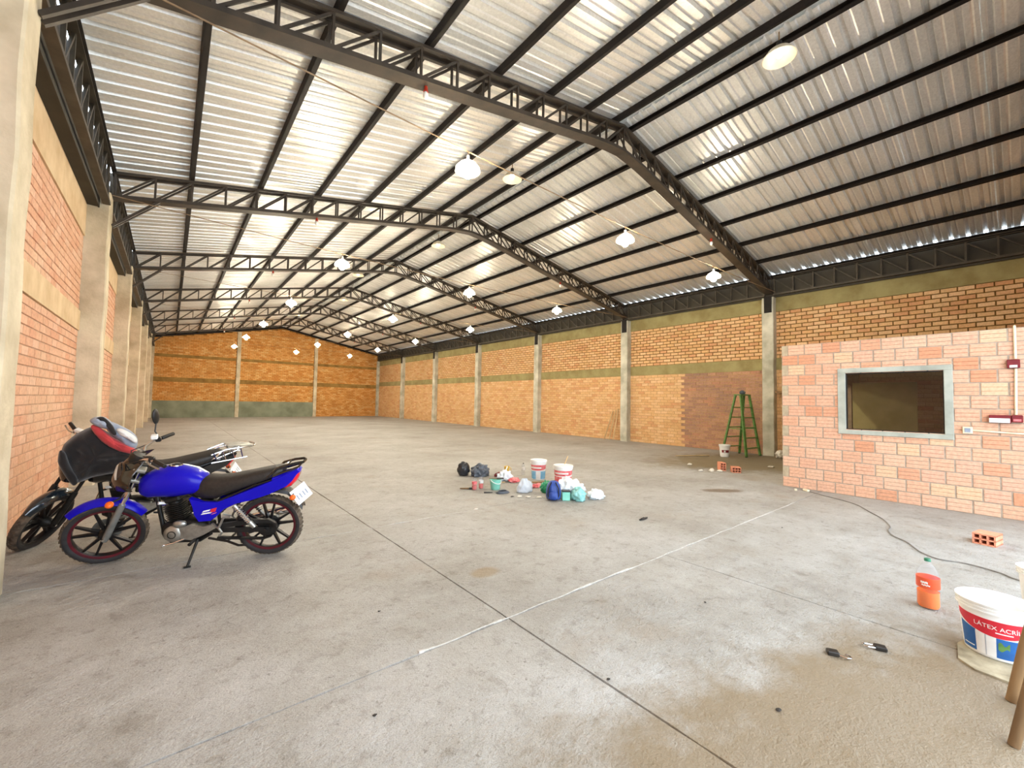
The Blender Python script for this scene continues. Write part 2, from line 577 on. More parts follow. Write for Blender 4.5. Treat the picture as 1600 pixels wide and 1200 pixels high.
M_['tread'] = mat('dusty_tread_rubber', '6a5c4c', '3c342c', 18, 0.9, bump=0.5, bscale=90)
M_['rim'] = mat('dark_alloy', '1a1718', '121011', 10, 0.35, 0.4)
M_['red_rim'] = mat('red_rim_stripe', '5e1420', '45101a', 10, 0.35, 0.2)
M_['black_pl'] = mat('black_plastic', '131211', '0c0b0b', 12, 0.45)
M_['black_gloss'] = mat('black_gloss_paint', '0d0d10', '08080a', 12, 0.15, 0, coat=0.8)
M_['navy'] = mat('dark_slate_paint', '1d2830', '141b22', 8, 0.2, 0.1, coat=0.8)
M_['seat'] = mat('black_vinyl', '2b2622', '1f1b18', 40, 0.55, bump=0.25, bscale=200)
M_['chrome'] = mat('chrome', 'e8e8e8', 'd2d2d2', 6, 0.12, 1.0)
M_['alu'] = mat('cast_aluminium', 'b4b2aa', '96938b', 20, 0.38, 0.85)
M_['grey_fork'] = mat('grey_fork_paint', '8c8c88', '767672', 10, 0.35, 0.5)
M_['dark_metal'] = mat('dark_engine_metal', '2b2926', '1c1b19', 20, 0.5, 0.5)
M_['visor'] = mat('smoked_visor', '3a2c1e', '2a2016', 6, 0.18, 0, coat=0.6)
M_['orange_lens'] = mat('orange_lens', 'f06a1c', 'd8560e', 8, 0.2)
M_['red_lens'] = mat('red_lens', 'e01a2c', 'c01022', 8, 0.15, coat=0.5)
M_['clear_lens'] = mat('clear_lens', 'd8dcdc', 'c0c4c4', 8, 0.1)
M_['white_pl'] = mat('white_plastic', 'eeeeea', 'e0e0dc', 8, 0.4)
M_['cream_pl'] = mat('cream_plastic', 'e6dcc0', 'd4c8a6', 8, 0.5)
M_['red_print'] = mat('red_print', 'cf2436', 'b81a2c', 8, 0.45)
M_['pink_print'] = mat('faded_red_print', 'd0454a', 'e08a8a', 14, 0.5)
M_['blue_print'] = mat('blue_print', '1f64a8', '164e8c', 8, 0.45)
M_['sky_print'] = mat('sky_blue_print', '6aa8cc', '8cc0dc', 14, 0.5)
M_['dark_red'] = mat('dark_red_box', '7c1420', '66101a', 8, 0.35)
M_['black_cloth'] = mat('black_fabric', '191313', '0f0c0c', 9, 0.9, bump=0.4, bscale=60, sheen=0.3)
M_['red_cloth'] = mat('red_fabric', 'c23a3c', 'a62c30', 9, 0.85, bump=0.4, bscale=60, sheen=0.2)
M_['grey_cloth'] = mat('grey_fabric', '9aa2b0', '7a8494', 8, 0.85, bump=0.4, bscale=60, sheen=0.2)
M_['white_cloth'] = mat('white_fabric', 'e8e6e2', 'd2d0cc', 8, 0.85, bump=0.3, bscale=60)
M_['green_paint'] = mat('chipped_green_paint', '5f8a44', '456a30', 14, 0.5, 0.1)
M_['mint'] = mat('mint_plastic', '8fd8c4', '78c4b0', 7, 0.4)
M_['teal_bag'] = mat('teal_plastic_bag', '9ad0cc', '78b8b4', 8, 0.3, bump=0.5, bscale=25, bdist=0.01)
M_['green_bag'] = mat('green_plastic_bag', '2fa070', '208258', 8, 0.35, bump=0.5, bscale=25, bdist=0.01)
M_['blue_bag'] = mat('royal_blue_nylon', '2c4c9c', '1f3a80', 8, 0.5, bump=0.3, bscale=50)
M_['black_bag'] = mat('black_plastic_bag', '2c2e33', '191b1f', 8, 0.3, bump=0.7, bscale=18, bdist=0.012)
M_['grey_bag'] = mat('slate_plastic_bag', '5a616c', '3a4049', 8, 0.3, bump=0.7, bscale=18, bdist=0.012)
M_['white_bag'] = mat('white_plastic_bag', 'e6ebee', 'd2dade', 8, 0.35, bump=0.6, bscale=20, bdist=0.01)
M_['clear_bag'] = film_material('clear_plastic_bag', 'd8e0ea', 0.35, 0.3)
M_['pet'] = film_material('clear_bottle_plastic', 'eef2f6', 0.92, 0.08)
M_['soda'] = mat('orange_soda', (0.95, 0.20, 0.0), (0.88, 0.17, 0.0), 4, 0.15)
M_['red_soda'] = mat('pink_soda', 'd86a64', 'c85a54', 6, 0.2)
M_['label_or'] = mat('orange_red_label', 'e8633c', 'dc5430', 6, 0.4)
M_['cap_green'] = mat('green_cap', '2e7a5c', '24664c', 6, 0.4)
M_['cap_black'] = mat('dark_cap', '2a2624', '1c1a18', 6, 0.4)
M_['clay'] = mat('hollow_brick_clay', 'e2987a', 'd08462', 16, 0.9, bump=0.4, bscale=80)
M_['wood'] = mat('weathered_wood', '8a6a44', '5c4428', 5, 0.8, bump=0.5, bscale=30, stretch=(1, 1, 0.15))
M_['pale_wood'] = mat('pale_wood', 'c8ac80', 'a88c60', 5, 0.75, stretch=(1, 1, 0.15))
M_['card'] = mat('dirty_board', 'a89c82', '7c7058', 12, 0.9, bump=0.4, bscale=60)
M_['yellow_pl'] = mat('yellow_plastic', 'e8c25a', 'd4ae48', 6, 0.4)
M_['cord'] = mat('grey_cord', '807a74', '6a655f', 8, 0.6)
M_['lock'] = mat('dark_lock_body', '3a3632', '262320', 14, 0.4, 0.5)
M_['pebble'] = mat('dark_pebble', '3a332c', '26211c', 20, 0.9)
M_['flake'] = mat('white_plaster_scrap', 'ddd8cc', 'c8c0b0', 12, 0.9)
M_['cement_in'] = mat('grey_cement_infill', 'b9a98e', 'a4957c', 12, 0.95, bump=0.4, coord='World')

# ------------------------------------------------------------------ dimensions
XL, XR = -1.20, 14.20           # wall faces
CL, CR = -0.91, 13.96           # column faces
XM = 6.53                       # ridge
YB = 35.95                      # back wall face
Y0, S = 4.80, 5.187             # first truss, spacing
SL = 0.198
def ztop(x): return 6.84 - SL * abs(x - XM)      # top of the truss chord
ORD = ['nearest', 'second nearest', 'third', 'fourth', 'fifth', 'farthest', 'last']

# ------------------------------------------------------------------ floor
fb = MB().box(((XL + XR) / 2, (YB + YF) / 2 - 1.5, -0.26), (XR - XL + 0.6, YB - YF + 4.0, 0.4))
floor = struct('floor', fb, M_['joint'])
JX, JX2, JY1, JY2 = 1.87, 3.87, 2.28, 4.81
G = 0.0016
def slab(x0, x1, y0, y1):
    mb = MB()
    nx, ny = max(2, int((x1 - x0) / 0.12)), max(2, int((y1 - y0) / 0.12))
    nx, ny = min(nx, 90), min(ny, 90)
    x0, x1, y0, y1 = x0 + G, x1 - G, y0 + G, y1 - G
    # ragged top edge, sides down to the base
    ring_t = []
    for i in range(nx): ring_t.append((x0 + (x1 - x0) * i / nx, y0, 0, -1))
    for i in range(ny): ring_t.append((x1, y0 + (y1 - y0) * i / ny, 1, 0))
    for i in range(nx): ring_t.append((x1 - (x1 - x0) * i / nx, y1, 0, 1))
    for i in range(ny): ring_t.append((x0, y1 - (y1 - y0) * i / ny, -1, 0))
    R0, R1, R2 = [], [], []
    for (x, y, ux, uy) in ring_t:
        j = 0.006 * fnoise((x, y, 0), 9.0, 3) - 0.003
        R0.append((x, y, -0.06)); R1.append((x - ux * abs(j), y - uy * abs(j), -0.008)); R2.append((x - ux * (0.0015 + abs(j) * 1.1), y - uy * (0.0015 + abs(j) * 1.1), 0.0))
    mb.loft([R0, R1, R2])
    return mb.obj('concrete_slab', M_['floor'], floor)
for a in [(XL - .1, JX, YF - 1.5, JY1), (JX, JX2, YF - 1.5, JY1), (JX2, XR + .1, YF - 1.5, JY1), (XL - .1, JX, JY1, JY2), (JX, XR + .1, JY1, JY2),
          (XL - .1, JX, JY2, YB + .1), (JX, XR + .1, JY2, YB + .1)]:
    slab(*a)
def bead(p, q, wd, seed, keep=0.45):
    mb = MB(); p, q = Vector(p), Vector(q)
    L = (q - p).length; d = (q - p) / L; sd = Vector((-d.y, d.x, 0))
    n = int(L / 0.03); ring = []
    for i in range(n + 1):
        t = i / n * L
        k = max(0.03, 0.22 + 1.5 * fnoise((t, 0, 0), 5.0, seed) + 0.9 * fnoise((t, 0, 0), 17.0, seed)) * keep
        c = p + d * t + sd * 0.012 * fnoise((t, 3, 0), 4.0, seed)
        wv = wd * (0.35 + k); h = 0.010 * min(1, k * 1.5) + 0.002
        ring.append([tuple(c + sd * wv + Vector((0, 0, -0.004))), tuple(c + sd * wv * .6 + Vector((0, 0, h))), tuple(c - sd * wv * .5 + Vector((0, 0, h * .8))), tuple(c - sd * wv + Vector((0, 0, -0.004)))])
    mb.loft(ring)
    return mb.obj('joint_bead', M_['bead'], floor)
bead((1.2, JY1 + .012, 0), (7.6, JY1 - .008, 0), 0.010, 1)
bead((1.3, JY2 + .01, 0), (3.3, JY2, 0), 0.005, 2, 0.3)
bead((JX + .01, JY2, 0), (JX - .02, 7.2, 0), 0.004, 4, 0.2)

# ------------------------------------------------------------------ brickwork
def courses(u0, u1, z0, z1, L, H, J, shift=0.0, jit=0.0):
    out = []
    nrow = max(1, round((z1 - z0) / H)); H = (z1 - z0) / nrow
    for r in range(nrow):
        off = (L / 2 if r % 2 else 0) + shift + (random.uniform(-jit, jit) if jit else 0)
        u = u0 - L + (off % L)
        while u < u1:
            a, b = max(u, u0), min(u + L, u1)
            if b - a > 0.05:
                out.append(((a + b) / 2, z0 + (r + .5) * H, b - a - J, H - J))
            u += L
    return out

def grooved(l, h, dep, axis, sgn, grooves=0):
    """brick with its face towards axis*sgn; origin at the middle of the outer face"""
    mb = MB(); g = 0.004
    zs = [(-h / 2, g), (-h / 2 + g, 0)]
    for k in range(grooves):
        zc = -h / 2 + h * (k + 1) / (grooves + 1)
        zs += [(zc - 0.006, 0), (zc, 0.009), (zc + 0.006, 0)]
    zs += [(h / 2 - g, 0), (h / 2, g)]
    R = []
    for z, dd in zs:
        R.append([(-l / 2, dep, z), (-l / 2, dd + g, z), (-l / 2 + g, dd, z), (l / 2 - g, dd, z), (l / 2, dd + g, z), (l / 2, dep, z)])
    mb.loft(R)
    # local: x along the wall, +y into the wall
    if axis == 'x':
        M = Matrix(((0, -sgn, 0, 0), (sgn, 0, 0, 0), (0, 0, 1, 0), (0, 0, 0, 1))) if sgn > 0 else Matrix(((0, 1, 0, 0), (1, 0, 0, 0), (0, 0, 1, 0), (0, 0, 0, 1)))
    else:
        M = Matrix.Identity(4)
    mb.v = [tuple(M @ Vector(p)) for p in mb.v]
    return mb

def brick_wall(parent, lst, place, axis, sgn, mt, dep, limit, visible, grooves=0, alt=None, jitter=0.004):
    """lst of (u,z,l,h); place(u,z)->point on the wall face; the largest seen become objects"""
    cache = {}
    items = []
    for (u, z, l, h) in lst:
        P = Vector(place(u, z))
        area = 0
        pr = proj(P)
        if pr and -5 < pr[0] < 1605 and -5 < pr[1] < 1205 and visible(P):
            a = proj(place(u - l / 2, z)); b = proj(place(u + l / 2, z)); c = proj(place(u, z - h / 2)); d = proj(place(u, z + h / 2))
            if a and b and c and d:
                area = abs(a[0] - b[0]) * abs(c[1] - d[1])
        items.append((area, P, l, h, u, z))
    items.sort(key=lambda t: -t[0])
    stuff = {}
    nd = Vector((sgn, 0, 0)) if axis == 'x' else Vector((0, -1, 0))
    for i, (ar, P, l, h, u, z) in enumerate(items):
        m2 = alt(u, z) if alt else None
        P = P + nd * random.uniform(-jitter, jitter * 0.5)
        if i < limit and ar > 0:
            key = (round(l, 3), round(h, 3), m2.name if m2 else '')
            if key not in cache:
                cache[key] = grooved(l, h, dep, axis, sgn, grooves).mesh('brick')
            link('brick', cache[key], m2 or mt, parent).location = P
        else:
            k2 = m2 or mt
            mb = stuff.setdefault(k2.name, (MB(), k2))[0]
            g = grooved(l, h, dep, axis, sgn, 0)
            mb.add([tuple(Vector(p) + P) for p in g.v], g.f)
    for mb, k2 in stuff.values():
        o = mb.obj('brick_field', k2, parent)
        o['kind'] = 'stuff'

def behind_office(P):
    t = 9.0 / P.x
    y, z = P.y * t, 1.5 + (P.z - 1.5) * t
    return P.x > 9.1 and y < 2.9 and z < 2.66

# right wall
WT = 0.30
wall_right = struct('wall_right', MB().box((XR + 0.024 + WT / 2, (YB + YF) / 2, 2.41), (WT, YB - YF + .6, 4.82)), M_['mortar_r'])
def rw(u, z): return (XR, u, z)
lst = courses(YF, YB, 0.0, 2.60, 0.272, 0.104, 0.012, jit=.02) 
lst_up = courses(YF, YB, 2.95, 4.38, 0.285, 0.110, 0.024, jit=.02)
def alt_r(u, z):
    step = 0.14 * (int(z / 0.104) % 2)
    return M_['brick_smoky'] if (z < 2.6 and 4.9 < u < 7.55 + step and z > -1) else None
MB().box((XR + 0.018, (YB + YF) / 2, 1.30), (0.018, YB - YF, 2.60)).obj('flush_mortar', M_['mortar_r2'], wall_right)
brick_wall(wall_right, lst + lst_up, rw, 'x', -1, M_['brick_r'], 0.03, 300, lambda P: not behind_office(P), alt=alt_r)
for z0, z1 in ((2.60, 2.95), (4.38, 4.84)):
    MB().box((XR + 0.01, (YB + YF) / 2, (z0 + z1) / 2), (0.05, YB - YF, z1 - z0)).obj('ring_beam', M_['beam_r'], wall_right)

# left wall
wall_left = struct('wall_left', MB().box((XL - 0.012 - WT / 2, (YB + YF) / 2, 2.31), (WT, YB - YF + .6, 4.62)), M_['mortar_l'])
def lw(u, z): return (XL, u, z)
lst = courses(YF, YB, 0.0, 2.52, 0.272, 0.105, 0.013, jit=.02) + courses(YF, YB, 2.84, 4.08, 0.272, 0.105, 0.013, jit=.02)
brick_wall(wall_left, lst, lw, 'x', 1, M_['brick_l'], 0.03, 300, lambda P: P.y > 4.85)
for z0, z1 in ((2.52, 2.84), (4.08, 4.63)):
    MB().box((XL - 0.008, (YB + YF) / 2, (z0 + z1) / 2), (0.05, YB - YF, z1 - z0)).obj('ring_beam', M_['beam_l'], wall_left)

# back wall with gable
def gable(y0, y1, hole=None):
    mb = MB()
    zr, ze = ztop(XM) + 0.097, ztop(XL - .3) + 0.097
    poly = [(XL - .3, -.1), (XR + .3, -.1), (XR + .3, ze), (XM, zr), (XL - .3, ze)]
    mb.prism(poly, y0, y1)
    return mb
wall_back = struct('wall_back', gable(YB + 0.014, YB + 0.3), M_['mortar_b'])
lst = []
for (x0, x1, zb) in ((-1.1, 3.62, 1.14), (3.86, 8.84, 1.14), (9.1, 14.0, 0.0)):
    for z0, z1 in ((zb, 2.40), (2.70, 4.05), (4.25, 5.40), (5.40, 6.9)):
        for (u, z, l, h) in courses(x0, x1, z0, z1, 0.275, 0.105, 0.014, jit=.03):
            if z + h / 2 < ztop(u + (l / 2 if u > XM else -l / 2)) - 0.04:
                lst.append((u, z, l, h))
brick_wall(wall_back, lst, lambda u, z: (u, YB, z), 'y', -1, M_['brick_b'], 0.03, 0, lambda P: False)
for z0, z1 in ((2.40, 2.70), (4.05, 4.25)):
    MB().box((XM, YB + 0.006, (z0 + z1) / 2), (XR - XL, 0.03, z1 - z0)).obj('ring_beam', M_['beam_b'], wall_back)
for x0, x1 in ((-1.1, 3.64), (3.84, 8.86)):
    MB().box(((x0 + x1) / 2, YB - 0.005, 0.57), (x1 - x0, 0.05, 1.14)).obj('plaster_panel', M_['plaster'], wall_back)
rf = MB()
for sg in (-1, 1):
    e = XM + sg * 7.55
    rf.bar((XM, YB - 0.05, ztop(XM) + 0.01), (e, YB - 0.05, ztop(e) + 0.01), 0.08, 0.14)
rf.obj('gable_rafter', M_['purlin'], wall_back)

# front wall with the open gateway the daylight comes through (behind the camera, widened for more light)
fw_ = MB()
zr = ztop(XM) + 0.3
fw_.prism([(XL - .3, -.1), (DOOR[0], -.1), (DOOR[0], DOOR[2]), (DOOR[1], DOOR[2]), (DOOR[1], -.1), (XR + .3, -.1), (XR + .3, 5.4), (XM, zr), (XL - .3, 5.4)], YF - 0.25, YF)
struct('wall_front', fw_, M_['mortar_l'])

# ------------------------------------------------------------------ concrete columns
def column(x0, x1, y0, y1, h, mt, label, seed, kind='concrete_column'):
    mb = MB(); R = []
    nz = 26
    c = 0.018
    for i in range(nz + 1):
        z = h * i / nz
        j = lambda a: 0.010 * fnoise((a * 7, z * 1.7, seed), 1.0, seed) + 0.004 * fnoise((a * 7, z * 9, seed), 1.0, seed)
        xa, xb, ya, yb = x0 + j(1), x1 + j(2), y0 + j(3), y1 + j(4)
        R.append([(xa + c, ya, z), (xb - c, ya, z), (xb, ya + c, z), (xb, yb - c, z), (xb - c, yb, z), (xa + c, yb, z), (xa, yb - c, z), (xa, ya + c, z)])
    mb.loft(R)
    o = mb.obj(kind, mt)
    return tag(o, label, 'column', 'concrete wall columns')
RL = ['beside the green ladder', 'second from the ladder', 'third from the ladder', 'fourth from the ladder', 'fifth from the ladder', 'sixth from the ladder', 'in the far right corner']
LLb = ['at the left photo edge', 'behind the motorcycles', 'third from the camera', 'fourth from the camera', 'fifth from the camera', 'sixth from the camera', 'in the far left corner']
for k in range(7):
    y = Y0 + k * S
    y1r, y1l = y + 0.2, y + 0.06
    if k == 6: y1r = y1l = YB - 0.02
    column(CR, XR + .06, y - 0.12, y1r, 4.80, M_['concrete_r'], 'rough grey concrete column on the right wall, ' + RL[k], k * 3.1)
    column(XL - .06, CL, y - 0.32, y1l, 4.90 if k else 5.2, M_['concrete'], 'rough cream concrete column on the left wall, ' + LLb[k], k * 2.3 + 50)
for x, lb in ((3.74, 'left'), (8.97, 'right')):
    column(x - .12, x + .12, YB - 0.12, YB + .02, ztop(x) - 0.1, M_['concrete'], 'thin concrete column dividing the back wall, %s one of two' % lb, x, 'gable_column')

# ------------------------------------------------------------------ roof: sheets, purlins, trusses
ceiling = struct('ceiling', None, None)
PIT = 0.2655; NR = 4
ZS = 0.102                      # purlin depth between chord and sheet
def sheet_mesh(sg):
    prof = []
    for k in range(NR):
        y = k * PIT
        for (dy, dz) in ((0, 0), (0.055, 0), (0.075, 0.010), (0.095, 0), (0.150, 0), (0.168, 0.050), (0.212, 0.050), (0.230, 0)):
            prof.append((y + dy, dz))
    prof.append((NR * PIT + 0.01, 0))
    mb = MB(); th = 0.0035
    ds = [0.05, 1.9, 3.7, 5.6, 7.485]
    R = []
    for d in ds:
        z = -SL * d
        R.append([(sg * d, y, z + dz) for y, dz in prof] + [(sg * d, y, z + dz + th) for y, dz in reversed(prof)])
    mb.loft(R)
    return mb.mesh('roof_sheet')
meL, meR = sheet_mesh(-1), sheet_mesh(1)
y = 4.66 - 0.1875 - 6 * NR * PIT
while y < YB + 0.2:
    for me in (meL, meR):
        link('roof_sheet', me, M_['sheet'], ceiling).location = (XM, y, 6.84 + ZS)
    y += NR * PIT
rc = MB()
rc.prism([(XM - 0.22, 6.84 + ZS + .03 - .04), (XM, 6.84 + ZS + .065), (XM + 0.22, 6.84 + ZS + .03 - .04), (XM + 0.22, 6.84 + ZS + .0), (XM, 6.84 + ZS + .074), (XM - 0.22, 6.84 + ZS + .0)], YF - .3, YB + .3)
rc.obj('ridge_cap', M_['sheet'], ceiling)

PD = [0.25, 1.05, 1.97, 3.03, 4.15, 5.27, 6.40, 7.47]
POS = ['first', 'second', 'third', 'fourth', 'fifth', 'sixth', 'seventh', 'eighth']
for sg, side in ((-1, 'left'), (1, 'right')):
    for i, d in enumerate(PD):
        x = XM + sg * d; z = ztop(x)
        mb = MB()
        if i == 7: z -= 0.014
        Rm = Matrix.Rotation(sg * math.atan(SL), 3, 'Y')
        # C-shaped channel: web and two lips
        mb.box((x, (YF + YB) / 2, z + ZS / 2), (0.012, YB - YF, ZS - 0.002), None, Rm)
        for dz in (0.006, ZS - 0.008):
            c = Rm @ Vector((0.028 * -sg, 0, dz - ZS / 2))
            mb.box((x + c.x, (YF + YB) / 2, z + ZS / 2 + c.z), (0.06, YB - YF, 0.010), None, Rm)
        o = mb.obj('roof_purlin', M_['purlin'])
        tag(o, 'black steel purlin under the %s roof slope, %s from the ridge' % (side, POS[i]), 'purlin', 'roof purlins')

def truss(label):
    t = thing('roof_truss', label, 'truss', (0, Y0, 0), 0, 'arched lattice roof trusses')
    D = 0.47
    W2 = 0.075
    def zb(x):
        d = abs(x - XM)
        z = ztop(x) - D
        if d < 0.9:   # rounded underside at the ridge
            z -= 0.06 * (1 - d / 0.9) ** 2 * 1.0
        return z
    # chords
    for sg in (-1, 1):
        e = XM + sg * 7.45
        mb = MB()
        for yy in (-W2, W2):
            mb.bar((XM, yy, ztop(XM) - 0.02), (e, yy, ztop(e) - 0.02), 0.05, 0.04)
        mb.bar((XM, 0, ztop(XM) - 0.008), (e, 0, ztop(e) - 0.008), 2 * W2, 0.012)
        mb.obj('top_chord', M_['steel'], t)
        pts = [XM, XM + sg * .3, XM + sg * .6, XM + sg * .9, e]
        mb = MB()
        for a, b in zip(pts[:-1], pts[1:]):
            mb.bar((a, 0, zb(a) + 0.005), (b + sg * 0.004, 0, zb(b) + 0.005), 2 * W2 + 0.05, 0.012)
            for yy in (-W2 - .015, W2 + .015):
                mb.bar((a, yy, zb(a) + 0.03), (b + sg * 0.004, yy, zb(b) + 0.03), 0.016, 0.06)
        mb.obj('bottom_chord', M_['steel'], t)
    n = 14; st = 7.42 / n
    for sg in (-1, 1):
        for i in range(n + 1):
            x = XM + sg * i * st
            if not (i == 0 and sg == 1):
                mb = MB()
                for yy in (-W2, W2):
                    mb.bar((x, yy, zb(x) + 0.02), (x, yy, ztop(x) - 0.03), 0.028, 0.028, up=(1, 0, 0))
                mb.obj('web_post', M_['steel'], t)
            if i < n:
                x2 = XM + sg * (i + 1) * st
                mb = MB()
                for yy in (-W2, W2):
                    mb.bar((x, yy, ztop(x) - 0.035), (x2, yy, zb(x2) + 0.03), 0.022, 0.03)
                mb.obj('web_diagonal', M_['steel'], t)
    # seat brackets and knee braces at the columns
    MB().box((CR - 0.012, 0.02, 4.58), (0.05, 0.20, 0.50)).obj('seat_bracket', M_['purlin'], t)
    mb = MB()
    for yy in (-0.05, 0.05):
        mb.bar((CL + .01, yy, 4.42), (CL + .62, yy, zb(CL + .62) + .02), 0.04, 0.04)
    mb.obj('knee_brace', M_['steel'], t)
    return t
TL = ['nearest, above the motorcycles', 'second from the camera', 'third from the camera', 'fourth from the camera', 'fifth from the camera', 'sixth and farthest from the camera']
t0 = truss('dark steel lattice roof truss spanning the hall, ' + TL[0])
for k in range(1, 6):
    dup(t0, (0, Y0 + k * S, 0), 'dark steel lattice roof truss spanning the hall, ' + TL[k])

# lattice girders along the eaves, bay by bay
def girder(x, zlo, label, y0, L):
    t = thing('eave_girder', label, 'girder', (x, Y0, 0), 0, 'lattice eave girders')
    zt = ztop(CR) + 0.03
    MB().box((0, L / 2 + y0, zt - .03), (0.10, L, 0.06)).obj('top_chord', M_['girder'], t)
    MB().box((0, L / 2 + y0, zlo + .03), (0.10, L, 0.05)).obj('bottom_chord', M_['girder'], t)
    n = 10
    pm = MB().box((0, 0, (zlo + zt) / 2), (0.04, 0.035, zt - zlo - 0.1)).mesh('web_post')
    dm = MB().bar((0, 0, zlo + .06), (0, L / n, zt - .06), 0.03, 0.03).mesh('web_diagonal')
    for i in range(n + 1):
        link('web_post', pm, M_['girder'], t).location = (0, y0 + .02 + (L - .04) * i / n, 0)
        if i < n:
            link('web_diagonal', dm, M_['girder'], t).location = (0, y0 + .02 + (L - .04) * i / n, 0)
    return t
BAY = ['nearest bay over the brick office', 'second bay', 'third bay', 'fourth bay', 'fifth bay', 'sixth bay', 'last bay by the back wall']
gr = girder(CR + 0.06, 4.84, 'dark lattice eave girder above the right wall, second bay', 0.12, S - 0.24)
gl = girder(CL - 0.04, 4.66, 'dark lattice eave girder above the left wall, second bay', 0.10, S - 0.46)
for k in range(7):
    if k != 1:
        dup(gr, (CR + 0.06, Y0 + (k - 1) * S, 0), 'dark lattice eave girder above the right wall, ' + BAY[k])
        if k:
            dup(gl, (CL - 0.04, Y0 + (k - 1) * S, 0), 'dark lattice eave girder above the left wall, ' + BAY[k])
        else:
            dup(gl, (CL - 0.04, Y0 + (k - 1) * S, 0), 'dark lattice eave girder above the left wall, nearest bay at the photo corner')
gr.location.y = Y0; gl.location.y = Y0
# sheet-metal gutter backs behind the girders
for x, xw, par, zlo in ((XM + 7.575, XR + .1, wall_right, 4.80), (XM - 7.575, XL - .1, wall_left, 4.60)):
    zt = 5.40
    MB().box((x, (YF + YB) / 2, (zlo + zt) / 2), (0.02, YB - YF, zt - zlo)).obj('gutter_back', M_['gutter'], par)
    MB().box(((x + xw) / 2, (YF + YB) / 2, zlo + .03), (abs(xw - x), YB - YF, 0.03)).obj('gutter_soffit', M_['gutter'], par)

# ------------------------------------------------------------------ brick office on the right
XO, YO, ZO = 9.0, 2.88, 2.645
wo = MB()
wy0, wy1, wz0, wz1 = 0.68, 1.96, 1.09, 2.13      # rough opening
TH = 0.14
for (a, b, c, d) in ((YF, wy0, 0, ZO), (wy1, YO, 0, ZO), (wy0, wy1, 0, wz0), (wy0, wy1, wz1, ZO)):
    wo.box((XO + 0.008 + TH / 2, (a + b) / 2, (c + d) / 2), (TH, b - a, d - c))
wall_office = struct('wall_office', wo, M_['mortar_o'])
lst = []
HC = ZO / 14
for r in range(14):
    z = (r + .5) * HC
    end = YO - (0.10 if r % 2 else 0.0)
    u = end
    while u > YF:
        a, b = max(u - 0.268, YF), u
        segs = [(a, b)]
        if wz0 - .01 < z < wz1 + .01:
            segs = [(x, y_) for x, y_ in ((a, min(b, wy0)), (max(a, wy1), b)) if y_ - x > 0.03]
        for x, y_ in segs:
            lst.append(((x + y_) / 2, z, y_ - x - 0.019, HC - 0.015))
        u -= 0.268
brick_wall(wall_office, lst, lambda u, z: (XO, u, z), 'x', -1, M_['brick_o'], 0.03, 300, lambda P: True, grooves=2, jitter=0.003)
for r in range(1, 14, 2):
    MB().box((XO + 0.03, YO - 0.05, (r + .5) * HC), (0.05, 0.095, HC - 0.01)).obj('cement_infill', M_['cement_in'], wall_office)
# far side of the office, flat roof and back, with a doorway added for light
wall_side = struct('wall_office_side', MB().box(((XO + .15 + 11.2) / 2, YO - 0.075, ZO / 2), (11.2 - XO - .15, 0.15, ZO)).box(((13.4 + XR) / 2, YO - 0.075, ZO / 2), (XR - 13.4, 0.15, ZO)).box((12.3, YO - 0.075, 2.35), (2.2, 0.15, ZO - 2.05)), M_['mortar_o'])
struct('ceiling_office', MB().box(((XO + XR) / 2 + .08, (YO + YF) / 2, ZO - 0.09), (XR - XO - .18, YO - YF - .32, 0.10)), M_['office_in'])
o = MB().box((13.0, 2.05, 1.05), (0.03, 1.15, 2.1)).obj('light_patch_panel', M_['olive_panel'])  # added panel, its olive colour stands in for a lit patch behind glass
tag(o, 'added olive panel inside the office, light patch behind the window', 'board')

# window: grey rendered surround, black frame, pane
win = MB()
wy, wz = (0.635, 2.02), (1.045, 2.17)
for (a, b, c, d) in ((wy[0], wy[1], wz[0], 1.12), (wy[0], wy[1], 2.09, wz[1]), (wy[0], 0.73, 1.12, 2.09), (1.915, wy[1], 1.12, 2.09)):
    win.box((XO + 0.03, (a + b) / 2, (c + d) / 2), (0.10, b - a, d - c), bev=0.004)
window = struct('window_1', win, M_['render'])
fr = MB()
for (a, b, c, d) in ((0.73, 1.915, 1.12, 1.14), (0.73, 1.915, 2.07, 2.09), (0.73, 0.745, 1.14, 2.07), (1.90, 1.915, 1.14, 2.07)):
    fr.box((XO + 0.05, (a + b) / 2, (c + d) / 2), (0.04, b - a, d - c))
fr.obj('window_frame', M_['black_frame'], window)
MB().box((XO + 0.055, 1.3225, 1.605), (0.006, 1.157, 0.932)).obj('pane', M_['glass'], window)

# fittings on the office wall
t = thing('fire_alarm_station', 'small dark red alarm box with white strip high on the office wall', 'alarm box', (XO, 0.055, 2.14))
MB().box((-0.03, 0, 0), (0.055, 0.12, 0.12), bev=0.008).obj('housing', M_['dark_red'], t)
MB().box((-0.06, 0, -0.035), (0.01, 0.07, 0.035), bev=0.003).obj('white_strip', M_['white_pl'], t)
t = thing('emergency_light', 'dark red and white emergency light box on the office wall', 'emergency light', (XO, 0.13, 1.375))
MB().box((-0.035, 0.06, 0), (0.065, 0.20, 0.11), bev=0.006).obj('housing', M_['dark_red'], t)
MB().box((-0.070, 0.065, -0.02), (0.012, 0.19, 0.062), bev=0.004).obj('diffuser', M_['white_pl'], t)
MB().box((-0.035, -0.095, 0.01), (0.065, 0.10, 0.10), bev=0.006).obj('switch_box', M_['dark_red'], t)
MB().box((-0.069, -0.095, -0.01), (0.006, 0.07, 0.03)).obj('white_strip', M_['pink_print'], t)
t = thing('conduit_pipe', 'cream conduit pipe running down the office wall to the red boxes', 'pipe', (XO, 0.035, 0))
